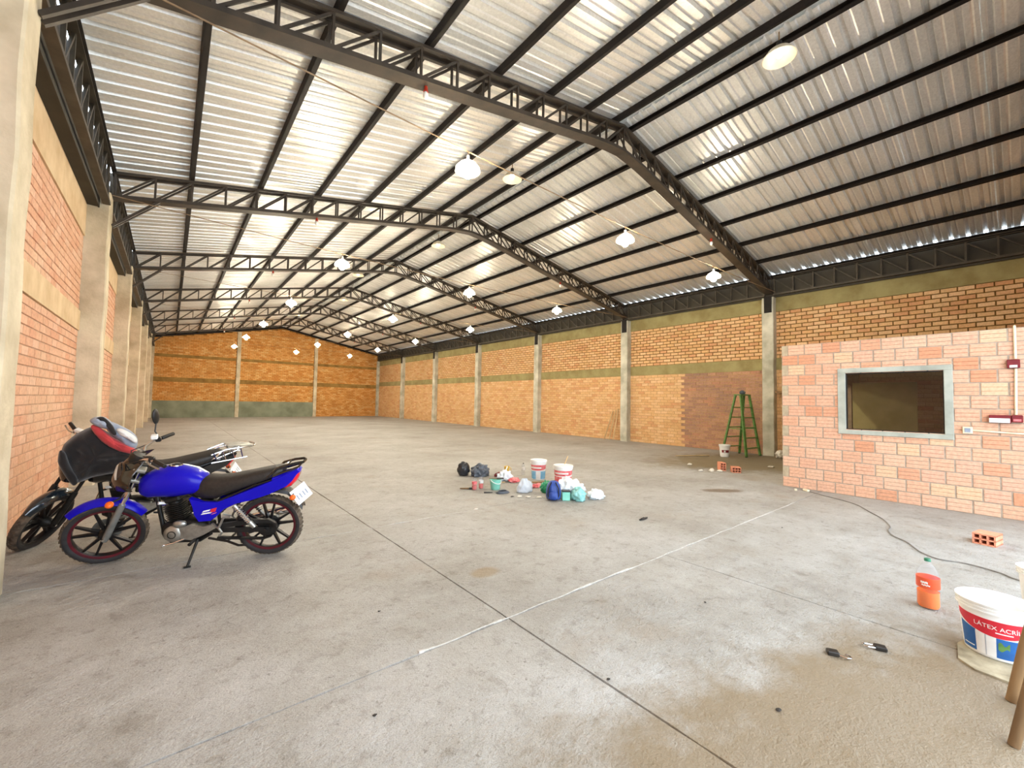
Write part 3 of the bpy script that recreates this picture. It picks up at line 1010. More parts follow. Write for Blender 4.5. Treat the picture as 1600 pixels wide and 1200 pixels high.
MB().tube([(0.10, 0.0, 2.66), (0.05, 0.0, 2.675), (-0.012, 0.0, 2.66), (-0.018, 0.0, 2.60), (-0.018, 0.0, 2.21)], 0.014, 10).obj('upper_run', M_['cream_pl'], t, True)
MB().tube([(-0.018, 0.0, 2.075), (-0.018, 0.01, 1.44)], 0.014, 10).obj('lower_run', M_['cream_pl'], t, True)
t = thing('wall_socket', 'square cream wall socket right of the office window', 'socket', (XO, 0.50, 1.20))
MB().box((-0.02, 0, 0), (0.035, 0.10, 0.10), bev=0.006).obj('plate', M_['cream_pl'], t)
MB().box((-0.04, 0, 0), (0.008, 0.06, 0.06), bev=0.004).obj('insert', M_['grey_cloth'], t)
tag(MB().tube([(XO - .015, 0.45, 1.20), (XO - .015, 0.1, 1.185), (XO - .015, -0.6, 1.16)], 0.012, 8).obj('horizontal_conduit', M_['pink_print'] if False else M_['cream_pl'], None, True),
    'thin cream conduit leading right from the wall socket', 'pipe')

# ------------------------------------------------------------------ lamps
def lamp(loc, label):
    t = thing('pendant_lamp', label, 'lamp', loc, 0, 'lit pendant lamps strung across the hall')
    sh = MB().lathe([(0.035, 0.10), (0.06, 0.085), (0.11, 0.05), (0.155, 0.0), (0.168, -0.05), (0.160, -0.05), (0.148, -0.005), (0.105, 0.042), (0.055, 0.075), (0.03, 0.085)], 28)
    sh.obj('shade', M_['shade'], t, True)
    MB().lathe([(0.001, 0.17), (0.022, 0.168), (0.026, 0.12), (0.034, 0.10), (0.034, 0.084), (0.001, 0.084)], 14).obj('socket', M_['white_pl'], t, True)
    MB().ball((0, 0, -0.04), (0.075, 0.075, 0.105), 14, 9).obj('bulb', M_['bulb'], t, True)
    MB().tube([(0, 0, 0.168), (0.01, 0, 0.19), (0, 0, 0.215)], 0.006, 6).obj('hook', M_['wire'], t)
    return t
ZL = 4.58
LX = [2.95, 6.45, 9.98]
SD = ['left', 'middle', 'right']
ROW = ['nearest lamp row', 'second lamp row', 'third lamp row', 'fourth lamp row', 'fifth lamp row', 'farthest lamp row']
first = None
for k in range(6):
    y = 4.62 + k * 5.25
    wp = MB()
    pts = []
    for i in range(25):
        x = CL + (CR - CL) * i / 24
        pts.append((x, y + 0.0 * x, 4.93 - 0.14 * sin(pi * i / 24)))
    wire = MB().tube(pts, 0.008 if k < 2 else 0.006, 6).obj('lamp_wire', M_['wire'])
    tag(wire, 'thin brown wire slung across the hall holding the ' + ROW[k], 'wire', 'lamp wires')
    for j, x in enumerate(LX):
        lb = 'glowing pendant lamp, %s of three in the %s' % (SD[j], ROW[k])
        u = (x - CL) / (CR - CL)
        loc = (x, y, 4.93 - 0.14 * sin(pi * u) - 0.224)
        if first is None:
            first = lamp(loc, lb)
        else:
            dup(first, loc, lb)

def ridge_lamp(loc, label, rot):
    t = thing('dish_lamp', label, 'lamp', loc, 0, 'dish lamps under the ridge')
    t.rotation_euler = rot
    MB().lathe([(0.03, 0.12), (0.08, 0.10), (0.15, 0.05), (0.205, -0.03), (0.215, -0.04), (0.205, -0.045), (0.19, -0.025), (0.14, 0.04), (0.07, 0.085), (0.02, 0.10)], 30).obj('reflector', M_['reflector'], t, True)
    MB().ball((0, 0, 0.03), (0.05, 0.05, 0.07), 12, 8).obj('bulb', M_['bulb_dim'], t, True)
    MB().lathe([(0.001, 0.20), (0.035, 0.198), (0.04, 0.11), (0.001, 0.11)], 14).obj('socket', M_['dark_metal'], t, True)
    MB().cyl((0, 0, 0.195), (0, 0, 0.34), 0.010, n=8).obj('hanger', M_['wire'], t)
    return t
RLP = [(6.42, 2.05, 6.42), (5.55, 6.90, 6.35), (6.2, 11.27, 6.27), (5.5, 16.33, 6.35), (6.2, 20.3, 6.2), (5.6, 26.5, 6.3)]
RLB = ['nearest the camera', 'behind the nearest truss', 'behind the second truss', 'behind the third truss', 'behind the fourth truss', 'behind the fifth truss']
r0 = None
for p, l in zip(RLP, RLB):
    # hang from the nearest purlin above
    lb = 'cream dish lamp hung below the roof ridge, ' + l
    if r0 is None:
        r0 = ridge_lamp(p, lb, (0, 0, 0))
    else:
        dup(r0, p, lb)

def bulb_holder(loc, label):
    t = thing('bulb_holder', label, 'bulb', loc, 0, 'small bulbs under the truss chords')
    MB().lathe([(0.001, 0), (0.022, 0), (0.026, -0.05), (0.034, -0.07), (0.001, -0.07)], 12).obj('socket', M_['red_socket'], t, True)
    MB().ball((0, 0, -0.115), (0.036, 0.036, 0.052), 12, 8).obj('bulb', M_['white_bulb'], t, True)
    return t
b0 = None
for k in range(6):
    for x, sd in ((2.40, 'left'), (10.25, 'right')):
        lb = 'small white bulb in red socket under the %s side of the %s truss' % (sd, ['nearest', 'second', 'third', 'fourth', 'fifth', 'farthest'][k])
        loc = (x, Y0 + k * S, ztop(x) - 0.472)
        if b0 is None: b0 = bulb_holder(loc, lb)
        else: dup(b0, loc, lb)

# ------------------------------------------------------------------ motorcycles
def sring(x, zb, zt, hw, e=2.6, n=20, tilt=0.0):
    zc, h = (zb + zt) / 2, (zt - zb) / 2
    out = []
    for j in range(n):
        th = 2 * pi * j / n
        c, s_ = cos(th), sin(th)
        yy = hw * math.copysign(abs(c) ** (2 / e), c)
        zz = h * math.copysign(abs(s_) ** (2 / e), s_)
        out.append((x + tilt * zz, yy, zc + zz))
    return out

RW = 0.288
def wheel(t, M, mk, front, red):
    """wheel about the y axis at origin, placed by M"""
    A = M @ Matrix.Rotation(-pi / 2, 4, 'X')      # lathe axis z -> y
    ty = MB().lathe([(0.234, -0.034), (0.247, -0.041), (0.261, -0.044), (0.273, -0.040), (0.273, 0.040), (0.261, 0.044), (0.247, 0.041), (0.234, 0.034), (0.228, 0.0), (0.234, -0.034)], 44, A)
    ty = ty.obj('tyre', M_['rubber'], t, True)
    MB().lathe([(0.2715, -0.042), (0.281, -0.030), (RW - .003, -0.012), (RW - .003, 0.012), (0.281, 0.030), (0.2715, 0.042), (0.268, 0.0), (0.2715, -0.042)], 44, A).obj('tread', M_['tread'], ty, True)
    kn = MB()
    for i in range(44):
        a = 2 * pi * i / 44
        for sg in (-1, 1):
            c = Matrix.Rotation(-a, 4, 'Y') @ Vector((0.2825, 0, 0))
            R = (Matrix.Rotation(-a + (0.03 * sg), 3, 'Y') @ Matrix.Rotation(sg * 0.5, 3, 'X') @ Matrix.Rotation(sg * 0.45, 3, 'Z'))
            kn.box((c.x, sg * 0.021, c.z), (0.010, 0.026, 0.022), M, R)
    kn.obj('tread_blocks', M_['tread'], ty)
    rim = MB().lathe([(0.236, -0.034), (0.228, -0.030), (0.214, -0.022), (0.210, 0.0), (0.214, 0.022), (0.228, 0.030), (0.236, 0.034), (0.236, -0.034)], 44, A).obj('rim', M_['rim'], t, True)
    if red:
        for sg in (-1, 1):
            MB().lathe([(0.2375, sg * 0.035), (0.227, sg * 0.0335), (0.216, sg * 0.030), (0.215, sg * 0.026), (0.2375, sg * 0.030)], 44, A).obj('rim_stripe', M_['red_rim'], rim, True)
    for i in range(5):
        for da in (-0.19, 0.19):
            a = 2 * pi * i / 5 + da + 0.3
            a2 = 2 * pi * i / 5 + da * 1.2 + 0.3
            p = Vector((cos(a) * 0.04, 0, sin(a) * 0.04)); q = Vector((cos(a2) * 0.216, 0, sin(a2) * 0.216))
            MB().loft([[tuple(p + Vector((-sin(a) * u, v, cos(a) * u))) for u, v in ((-.011, -.02), (.011, -.02), (.011, .02), (-.011, .02))],
                       [tuple(q + Vector((-sin(a2) * u, v, cos(a2) * u))) for u, v in ((-.008, -.012), (.008, -.012), (.008, .012), (-.008, .012))]], M).obj('spoke', M_['rim'], t)
    MB().lathe([(0.001, -0.075), (0.03, -0.075), (0.045, -0.05), (0.05, -0.02), (0.05, 0.02), (0.045, 0.05), (0.03, 0.075), (0.001, 0.075)], 24, A).obj('hub', M_['dark_metal'], t, True)
    if front:
        d = MB().lathe([(0.05, -0.062), (0.105, -0.062), (0.105, -0.066), (0.05, -0.066), (0.05, -0.062)], 30, A)
        d.obj('brake_disc', M_['alu'], t, True)
    else:
        MB().lathe([(0.02, 0.058), (0.085, 0.058), (0.09, 0.064), (0.085, 0.070), (0.02, 0.070)], 30, A).obj('sprocket', M_['dark_metal'], t, True)
        MB().lathe([(0.001, -0.078), (0.075, -0.078), (0.08, -0.055), (0.08, -0.03)], 30, A).obj('brake_drum', M_['alu'], t, True)

def motorcycle(name, label, rear, head_deg, lean, steer, K, stand_foot=None, WB=1.315):
    h = radians(head_deg); a = radians(lean)
    ex = Vector((cos(h), sin(h), 0)); left = Vector((-sin(h), cos(h), 0)); up = Vector((0, 0, 1))
    ez = up * cos(a) + left * sin(a); ey = left * cos(a) - up * sin(a)
    W = Matrix.Identity(4)
    for i in range(3):
        W[i][0] = ex[i]; W[i][1] = ey[i]; W[i][2] = ez[i]; W[i][3] = rear[i]
    t = thing(name, label, 'motorcycle', M=W)
    body, fend = M_[K['body']], M_[K['fender']]
    # ---- rear wheel
    wheel(t, Matrix.Translation((0, 0, RW)), K, False, K['red'])
    # ---- steering frame
    ax = Vector((-0.41, 0, 0.912)).normalized()
    P0 = Vector((WB - 0.035, 0, RW))
    ST = Matrix.Translation(P0) @ Matrix.Rotation(radians(steer), 4, ax) @ Matrix.Translation(-P0)
    # keep the turned wheel on the floor
    c = ST @ Vector((WB, 0, RW)); n_ = (ST.to_3x3() @ Vector((0, 1, 0)))
    cw, nw = W @ c, (W.to_3x3() @ n_).normalized()
    dz = 0
    low = cw.z - (RW - 0.004) * sqrt(max(0, 1 - nw.z ** 2))
    lift = (0.0 - low) / ez.z
    ST = Matrix.Translation((0, 0, lift)) @ ST
    FA = Vector((WB, 0, RW))
    wheel(t, ST @ Matrix.Translation(FA), K, True, K['red'])
    # caliper
    MB().box((WB - 0.085, -0.085, RW + 0.035), (0.07, 0.05, 0.05), ST, bev=0.008).obj('brake_caliper', M_['dark_metal'], t)
    # fork
    for sg in (-1, 1):
        p = FA + Vector((-0.012, sg * 0.092, 0.0)); q = p + ax * 0.33; r_ = p + ax * 0.66
        leg = MB().tube([p - ax * 0.03, p + ax * 0.02, q - ax * .02, q], [0.020, 0.027, 0.025, 0.022], 14, ST).obj('fork_slider', M_['grey_fork' if K['decal'] else 'dark_metal'], t, True)
        MB().cyl(q - ax * 0.02, r_, 0.0155, n=12, M=ST).obj('fork_tube', M_['chrome' if K['decal'] else 'dark_metal'], t, True)
    MB().cyl(FA + Vector((0, -0.125, 0)), FA + Vector((0, 0.125, 0)), 0.010, n=10, M=ST).obj('front_axle', M_['chrome'], t)
    for k_, dz_ in ((0.56, 0.028), (0.66, 0.03)):
        cc = FA + ax * k_ + Vector((-0.012, 0, 0))
        MB().box(cc, (0.09, 0.24, dz_), ST, Matrix.Rotation(math.atan2(-0.41, 0.912), 3, 'Y'), bev=0.008).obj('triple_clamp', M_['alu'], t)
    # front fender
    R = []
    for i in range(19):
        th = radians(45 + (152 - 45) * i / 18)
        wv = 0.062 * (0.55 + 0.45 * min(1, i / 4, (18 - i) / 3 + .35))
        rr = 0.318 + 0.010 * sin(pi * i / 18)
        ring = []
        for k_ in range(9):
            v = -1 + 2 * k_ / 8
            r2 = rr + 0.012 - 0.042 * abs(v) ** 2.2
            ring.append((WB + cos(th) * r2, v * wv, RW + sin(th) * r2))
        for k_ in range(8, -1, -1):
            v = -1 + 2 * k_ / 8
            r2 = rr + 0.012 - 0.042 * abs(v) ** 2.2 - 0.006
            ring.append((WB + cos(th) * r2, v * wv * 0.95, RW + sin(th) * r2))
        R.append(ring)
    MB().loft(R, ST).obj('front_fender', fend, t, 60)
    # fender stays
    st = MB()
    for sg in (-1, 1):
        st.tube([(WB - 0.16, sg * 0.062, RW + 0.27), (WB - 0.11, sg * 0.092, RW + 0.25)], 0.012, 8, ST)
    st.obj('fender_stay', fend, t)
    # headlight, visor, indicators
    HL = FA + ax * 0.60 + Vector((0.085, 0, 0.0))
    MB().lathe([(0.001, -0.10), (0.06, -0.09), (0.095, -0.04), (0.105, 0.01), (0.098, 0.03)], 24, ST @ Matrix.Translation(HL) @ Matrix.Rotation(radians(84), 4, 'Y')).obj('headlight_bowl', M_['black_gloss'], t, True)
    MB().lathe([(0.098, 0.028), (0.08, 0.045), (0.04, 0.056), (0.001, 0.060)], 24, ST @ Matrix.Translation(HL) @ Matrix.Rotation(radians(84), 4, 'Y')).obj('headlight_lens', M_['clear_lens'], t, True)
    R = []
    for i in range(9):
        s_ = i / 8
        z = HL.z - 0.13 + 0.30 * s_
        x = HL.x + 0.075 - 0.02 * s_ - 0.13 * s_ ** 2 + 0.03 * sin(pi * s_)
        hw = 0.10 + 0.075 * sin(pi * min(1, s_ * 1.15 + 0.05)) ** 0.8 - 0.02 * s_
        ring = []
        for k_ in range(11):
            v = -1 + 2 * k_ / 10
            ring.append((x - 0.13 * v * v, v * hw, z))
        for k_ in range(10, -1, -1):
            v = -1 + 2 * k_ / 10
            ring.append((x - 0.13 * v * v - 0.010, v * hw * 0.97, z))
        R.append(ring)
    MB().loft(R, ST).obj('headlight_fairing', M_[K['visor']], t, 50)
    for sg in ((-1, 1) if K['decal'] else ()):
        p = FA + ax * 0.40 + Vector((0.02, sg * 0.10, 0)); q = p + Vector((0.06, sg * 0.06, 0))
        ind = MB().cyl(p, q, 0.009, n=8, M=ST).obj('front_indicator', M_['black_pl'], t)
        MB().ball(q + Vector((0, sg * 0.03, 0)), (0.030, 0.042, 0.026), 12, 8, ST).obj('lens', M_['orange_lens'], ind, True)
    # handlebar, grips, levers, mirror, clocks
    HB = FA + ax * 0.70 + Vector((-0.02, 0, 0))
    bar = []
    for (yy, xx, zz) in ((-0.36, -0.17, 0.10), (-0.30, -0.13, 0.105), (-0.22, -0.06, 0.11), (-0.15, 0.0, 0.085), (-0.08, 0.015, 0.02), (0, 0.02, 0.0), (0.08, 0.015, 0.02), (0.15, 0.0, 0.085), (0.22, -0.06, 0.11), (0.30, -0.13, 0.105), (0.36, -0.17, 0.10)):
        bar.append(HB + Vector((xx, yy, zz)))
    hb = MB().tube(bar, 0.0115, 10, ST).obj('handlebar', M_['chrome'], t, True)
    for sg in (-1, 1):
        p = HB + Vector((-0.13, sg * 0.30, 0.105)); d_ = Vector((-0.04, sg * 0.06, -0.005)).normalized()
        MB().tube([p - d_ * 0.05, p - d_ * 0.045, p + d_ * 0.09, p + d_ * 0.095], [0.014, 0.0175, 0.0165, 0.012], 12, ST).obj('grip', M_['black_pl'], t, True)
        MB().box(p - d_ * 0.085, (0.045, 0.045, 0.04), ST, bev=0.008).obj('switch_cluster', M_['black_pl'], t)
        MB().tube([p - d_ * 0.07 + Vector((0.04, 0, 0)), p + Vector((0.055, 0, -0.01)), p + d_ * 0.10 + Vector((0.045, 0, -0.015))], [0.007, 0.006, 0.008], 8, ST).obj('lever', M_['alu'], t, True)
    MB().box(HB + Vector((-0.06, -0.20, 0.15)), (0.05, 0.06, 0.035), ST, bev=0.006).obj('brake_reservoir', M_['white_pl'], t)
    for sg in K['mirrors']:
        p = HB + Vector((-0.09, sg * 0.235, 0.12))
        stem = MB().tube([p, p + Vector((0.03, sg * 0.03, 0.06)), p + Vector((0.02, sg * 0.06, 0.13))], 0.006, 8, ST).obj('mirror_stem', M_['black_pl'], t, True)
        c_ = p + Vector((0.02, sg * 0.075, 0.19))
        MB().ball((0, 0, 0), (0.018, 0.045, 0.075), 14, 10, ST @ Matrix.Translation(c_) @ Matrix.Rotation(radians(25 * sg), 4, 'Z')).obj('mirror', M_['black_pl'], t, True)
    MB().lathe([(0.001, 0.035), (0.052, 0.03), (0.06, 0.0), (0.045, -0.05), (0.001, -0.055)], 22, ST @ Matrix.Translation(HB + Vector((0.035, 0.035, 0.065))) @ Matrix.Rotation(radians(-35), 4, 'Y')).obj('instrument_dial', M_['black_pl'], t, True)
    MB().lathe([(0.001, 0.03), (0.038, 0.026), (0.044, 0.0), (0.03, -0.04), (0.001, -0.045)], 20, ST @ Matrix.Translation(HB + Vector((0.035, -0.07, 0.055))) @ Matrix.Rotation(radians(-35), 4, 'Y')).obj('instrument_dial', M_['chrome'], t, True)
    cb = MB()
    for sg, k_ in ((-1, .0), (1, .02), (1, -.03)):
        cb.tube([HB + Vector((-0.05, sg * 0.2, 0.10)), HB + Vector((0.10, sg * 0.14, 0.06)), HB + Vector((0.10 + k_, sg * 0.05, -0.10)), HB + Vector((-0.02, sg * 0.04, -0.24))], 0.005, 6, ST)
    cb.obj('cables', M_['black_pl'], t, True)
    # ---- frame
    fr_ = MB()
    hd = Vector((WB - 0.27, 0, 0.80))
    fr_.tube([hd, (0.93, 0, 0.68), (0.90, 0, 0.45), (0.87, 0, 0.24), (0.80, 0, 0.19)], 0.019, 10)
    for sg in (-1, 1):
        fr_.tube([hd, (0.80, sg * 0.05, 0.72), (0.55, sg * 0.09, 0.58), (0.40, sg * 0.10, 0.56), (0.10, sg * 0.09, 0.70), (-0.12, sg * 0.07, 0.77)], 0.014, 8)
        fr_.tube([(0.52, sg * 0.09, 0.58), (0.47, sg * 0.09, 0.40), (0.46, sg * 0.09, 0.26), (0.55, sg * 0.08, 0.20), (0.80, sg * 0.05, 0.19)], 0.016, 8)
    fr_.cyl(hd - ax * 0.06, hd + ax * 0.10, 0.03, n=14)
    fr_.obj('frame', M_['black_pl'], t, True)
    # swing arm, chain case, shocks
    sw = MB()
    for sg in (-1, 1):
        sw.bar((0.47, sg * 0.095, 0.30), (-0.03, sg * 0.095, RW - .005), 0.028, 0.045)
    sw.cyl((0, -0.12, RW), (0, 0.13, RW), 0.012, n=10)
    sw.obj('swing_arm', M_['black_pl'], t)
    MB().prism([(0.46, 0.345), (0.16, 0.385), (-0.02, 0.385), (-0.085, 0.345), (-0.095, 0.30), (-0.06, 0.345), (0.0, 0.355), (0.46, 0.315)], 0.085, 0.118).prism([(0.40, 0.235), (0.02, 0.205), (-0.05, 0.225), (-0.05, 0.215), (0.02, 0.190), (0.40, 0.215)], 0.085, 0.118).obj('chain_guard', M_['black_pl'], t)
    for sg in (-1, 1):
        p, q = Vector((0.25, sg * 0.135, 0.535)), Vector((0.085, sg * 0.135, 0.325))
        d_ = (q - p)
        sp = MB()
        n_c = 9
        hel = []
        u_ = d_.normalized(); a_ = u_.cross(Vector((0, 1, 0))).normalized(); b_ = Vector((0, 1, 0))
        for i in range(n_c * 10 + 1):
            th = 2 * pi * i / 10
            hel.append(p + d_ * (0.12 + 0.66 * i / (n_c * 10)) + (a_ * cos(th) + b_ * sin(th)) * 0.024)
        sp.tube(hel, 0.006, 6)
        sp.obj('shock_spring', M_['chrome'], t, True)
        MB().cyl(p, p + d_ * 0.9, 0.013, n=10).cyl(p + d_ * 0.76, q, 0.022, n=12).cyl(p, p + d_ * 0.12, 0.022, n=12).obj('shock_damper', M_['alu'], t, True)
    # ---- tank, seat, panels, tail
    tk = [(0.50, 0.68, 0.755, 0.06), (0.54, 0.635, 0.80, 0.105), (0.62, 0.62, 0.848, 0.135), (0.72, 0.605, 0.874, 0.150), (0.80, 0.60, 0.880, 0.154), (0.88, 0.605, 0.866, 0.152), (0.95, 0.60, 0.836, 0.138), (1.0, 0.62, 0.80, 0.11), (1.03, 0.66, 0.76, 0.05)]
    tank = MB().loft([sring(x, a_, b_, w_, 2.5, 24) for x, a_, b_, w_ in tk]).obj('fuel_tank', body, t, True)
    MB().lathe([(0.030, 0.004), (0.048, 0.008), (0.052, 0.0), (0.048, -0.006)], 26, Matrix.Translation((0.765, 0, 0.880)) @ Matrix.Rotation(radians(-3), 4, 'Y')).obj('tank_cap_ring', M_['chrome'], tank, True)
    MB().lathe([(0.001, 0.010), (0.028, 0.009), (0.032, 0.0)], 22, Matrix.Translation((0.765, 0, 0.880))).obj('tank_cap', M_['dark_metal'], tank, True)
    if K['stripe']:
        # pale top panel on the far half of the tank
        R = []
        for x, a_, b_, w_ in tk[1:6]:
            zc, h_ = (a_ + b_) / 2, (b_ - a_) / 2
            ring = []
            for k_ in range(7):
                th = radians(100 + 46 * k_ / 6)
                c_, s_ = cos(th), sin(th)
                e_ = 2.5
                ring.append((x, (w_ + .004) * math.copysign(abs(c_) ** (2 / e_), c_), zc + (h_ + .004) * abs(s_) ** (2 / e_)))
            for k_ in range(6, -1, -1):
                th = radians(100 + 46 * k_ / 6)
                c_, s_ = cos(th), sin(th)
                ring.append((x, (w_ - .004) * math.copysign(abs(c_) ** (2 / 2.5), c_), zc + (h_ - .004) * abs(s_) ** (2 / 2.5)))
            R.append(ring)
        MB().loft(R).obj('tank_stripe', M_['white_pl'], tank, True)
    stt = [(0.615, 0.60, 0.65, 0.06), (0.57, 0.585, 0.745, 0.095), (0.50, 0.575, 0.785, 0.115), (0.42, 0.580, 0.775, 0.130), (0.30, 0.635, 0.785, 0.138), (0.15, 0.690, 0.815, 0.136), (0.0, 0.745, 0.848, 0.125), (-0.09, 0.785, 0.865, 0.110), (-0.135, 0.81, 0.855, 0.08)]
    MB().loft([sring(x, a_, b_, w_, 3.2, 22) for x, a_, b_, w_ in stt]).obj('seat', M_['seat'], t, True)
    hwf = lambda x: 0.052 + 0.095 * max(0, min(1, (x + 0.29) / 0.55)) ** 0.7
    poly = [(0.60, 0.615), (0.50, 0.575), (0.38, 0.570), (0.25, 0.628), (0.10, 0.688), (-0.05, 0.748), (-0.16, 0.802), (-0.255, 0.842), (-0.272, 0.825), (-0.215, 0.735), (-0.17, 0.690), (-0.03, 0.625), (0.12, 0.580), (0.24, 0.548), (0.335, 0.500), (0.39, 0.44), (0.44, 0.40), (0.53, 0.395), (0.565, 0.46), (0.575, 0.53)]
    for sg in (-1, 1):
        pan = MB()
        # slightly domed panel: outer face offset in
        n_ = len(poly)
        cx = sum(p[0] for p in poly) / n_; cz = sum(p[1] for p in poly) / n_
        rings = []
        for (ins, off) in ((0.0, -0.05), (0.0, -0.010), (0.008, 0.0)):
            ring = []
            for (x, z) in poly:
                ring.append((x, sg * (hwf(x) + off), z if ins == 0 else z + (0.006 if z < 0.58 + 0 * x else -0.004)))
            rings.append(ring)
        pan.loft(rings)
        po = pan.obj('side_panel', body, t, 30)
        if K['decal']:
            y_ = lambda x: sg * (hwf(x) + 0.002)
            for (x0, x1, z0, z1, mt) in ((0.50, 0.445, 0.485, 0.500, 'white_pl'), (0.51, 0.43, 0.465, 0.478, 'white_pl'), (0.44, 0.395, 0.478, 0.515, 'red_print'), (0.43, 0.395, 0.462, 0.472, 'pink_print')):
                MB().prism([(x0, z0), (x1, z0 + .012), (x1 - .012, z1 + .012), (x0 - .012, z1)], lambda x: y_(x) - sg * .004, lambda x: y_(x) + sg * .0008).obj('decal', M_[mt], po)
    MB().loft([sring(x, a_, b_, w_, 3, 16) for x, a_, b_, w_ in ((-0.05, 0.70, 0.79, 0.10), (-0.15, 0.725, 0.815, 0.085), (-0.24, 0.77, 0.835, 0.06), (-0.27, 0.80, 0.835, 0.04))]).obj('tail_cowl', body, t, True)
    MB().loft([sring(x, a_, b_, w_, 3, 16) for x, a_, b_, w_ in ((-0.15, 0.655, 0.735, 0.075), (-0.20, 0.67, 0.765, 0.072), (-0.245, 0.72, 0.80, 0.055), (-0.268, 0.775, 0.81, 0.035))]).obj('tail_light', M_['red_lens'], t, True)
    # rear mudguard and plate
    R = []
    for (x, z, w_) in ((0.28, 0.50, 0.07), (0.20, 0.60, 0.075), (0.05, 0.645, 0.078), (-0.08, 0.655, 0.078), (-0.17, 0.63, 0.07), (-0.25, 0.555, 0.06), (-0.30, 0.47, 0.055)):
        R.append([(x, -w_, z - .03), (x, -w_ * .8, z), (x, w_ * .8, z), (x, w_, z - .03), (x + .006, w_ * .9, z - .03), (x + .006, w_ * .7, z - .012), (x + .006, -w_ * .7, z - .012), (x + .006, -w_ * .9, z - .03)])
    MB().loft(R).obj('rear_mudguard', M_['black_pl'], t, 40)
    MP = Matrix.Translation((-0.285, 0.03, 0.595)) @ Matrix.Rotation(radians(33), 4, 'Y') @ Matrix.Rotation(radians(-32), 4, 'Z')
    pl = MB().box((0, 0, 0), (0.006, 0.19, 0.15), MP, bev=0.002).obj('number_plate', M_['white_pl'], t)
    dg_ = MB()
    for i, yy in enumerate((-0.055, -0.02, 0.02, 0.055)):
        dg_.box((-0.0045, yy, -0.012), (0.001, 0.012, 0.05), MP)
    dg_.obj('plate_marks', M_['grey_cloth'], pl)
    for sg in (-1, 1):
        ind = MB().cyl((-0.22, sg * 0.05, 0.62), (-0.235, sg * 0.12, 0.60), 0.009, n=8).obj('rear_indicator', M_['black_pl'], t)
        MB().ball((-0.24, sg * 0.145, 0.598), (0.026, 0.036, 0.024), 12, 8).obj('lens', M_['orange_lens'], ind, True)
    # grab rail or carrier
    rail = MB()
    for sg in (-1, 1):
        rail.tube([(0.02, sg * 0.105, 0.765), (-0.04, sg * 0.115, 0.80), (-0.10, sg * 0.11, 0.865), (-0.20, sg * 0.095, 0.895), (-0.285, sg * 0.075, 0.91), (-0.305, sg * 0.05, 0.905)], 0.0125, 8)
        rail.tube([(-0.06, sg * 0.105, 0.79), (-0.17, sg * 0.085, 0.83), (-0.27, sg * 0.065, 0.865), (-0.295, sg * 0.06, 0.90)], 0.010, 8)
    rail.tube([(-0.305, -0.05, 0.905), (-0.31, 0, 0.905), (-0.305, 0.05, 0.905)], 0.0125, 8)
    rail.tube([(-0.17, -0.095, 0.885), (-0.17, 0.095, 0.885)], 0.008, 8)
    rail.obj('grab_rail', M_['chrome'] if K['rack'] else M_['black_gloss'], t, True)
    if K['rack']:
        rk = MB()
        for sg in (-1, 1):
            rk.tube([(0.0, sg * 0.12, 0.84), (-0.15, sg * 0.13, 0.90), (-0.40, sg * 0.12, 0.92), (-0.46, sg * 0.06, 0.92)], 0.010, 8)
            for k_ in range(4):
                rk.tube([(-0.02 - .09 * k_, sg * 0.125, 0.86 + .016 * k_), (-0.05 - .09 * k_, sg * 0.15, 0.78)], 0.008, 8)
            rk.tube([(0.0, sg * 0.15, 0.75), (-0.36, sg * 0.15, 0.80)], 0.009, 8)
        rk.tube([(-0.46, -0.06, 0.92), (-0.47, 0, 0.92), (-0.46, 0.06, 0.92)], 0.010, 8)
        rk.obj('carrier_rack', M_['chrome'], t, True)
        MB().box((-0.29, 0, 0.925), (0.26, 0.16, 0.012), bev=0.004).obj('carrier_plate', M_['alu'], t)
    # ---- engine
    MB().loft([sring(x, a_, b_, w_, 3.5, 20) for x, a_, b_, w_ in ((0.48, 0.24, 0.34, 0.06), (0.53, 0.205, 0.38, 0.095), (0.62, 0.185, 0.40, 0.105), (0.74, 0.18, 0.395, 0.105), (0.83, 0.20, 0.37, 0.09), (0.87, 0.24, 0.33, 0.05))]).obj('crankcase', M_['dark_metal'], t, True)
    cv = MB().lathe([(0.072, 0.0), (0.074, 0.022), (0.062, 0.036), (0.030, 0.042), (0.001, 0.043)], 28, Matrix.Translation((0.745, 0.10, 0.285)) @ Matrix.Rotation(-pi / 2, 4, 'X')).obj('generator_cover', M_['alu'], t, True)
    MB().lathe([(0.034, 0.0), (0.034, 0.004), (0.028, 0.006), (0.028, 0.0)], 24, Matrix.Translation((0.745, 0.142, 0.285)) @ Matrix.Rotation(-pi / 2, 4, 'X')).obj('cover_badge', M_['dark_metal'], cv, True)
    MB().prism([(0.68, 0.24), (0.69, 0.345), (0.60, 0.37), (0.50, 0.345), (0.44, 0.36), (0.40, 0.33), (0.50, 0.27), (0.60, 0.225)], 0.085, 0.132).obj('gearbox_cover', M_['alu'], t)
    MB().ball((0.69, 0.12, 0.375), (0.055, 0.03, 0.035), 14, 8).obj('starter_cover', M_['alu'], t, True)
    cy = Matrix.Translation((0.735, 0, 0.385)) @ Matrix.Rotation(radians(14), 4, 'Y')
    fin = MB()
    fin.cyl((0, 0, 0), (0, 0, 0.17), 0.055, n=16, M=cy)
    for i in range(9):
        fin.box((0, 0, 0.012 + i * 0.017), (0.15, 0.155, 0.006), cy, bev=0.002)
    fin.obj('cylinder_fins', M_['dark_metal'], t)
    MB().box((0, 0, 0.195), (0.13, 0.12, 0.055), cy, bev=0.014).obj('cylinder_head', M_['dark_metal'], t)
    MB().cyl((0.05, 0.03, 0.17), (0.09, 0.08, 0.20), 0.010, 0.014, M=cy).obj('spark_plug_cap', M_['white_pl'], t, True)
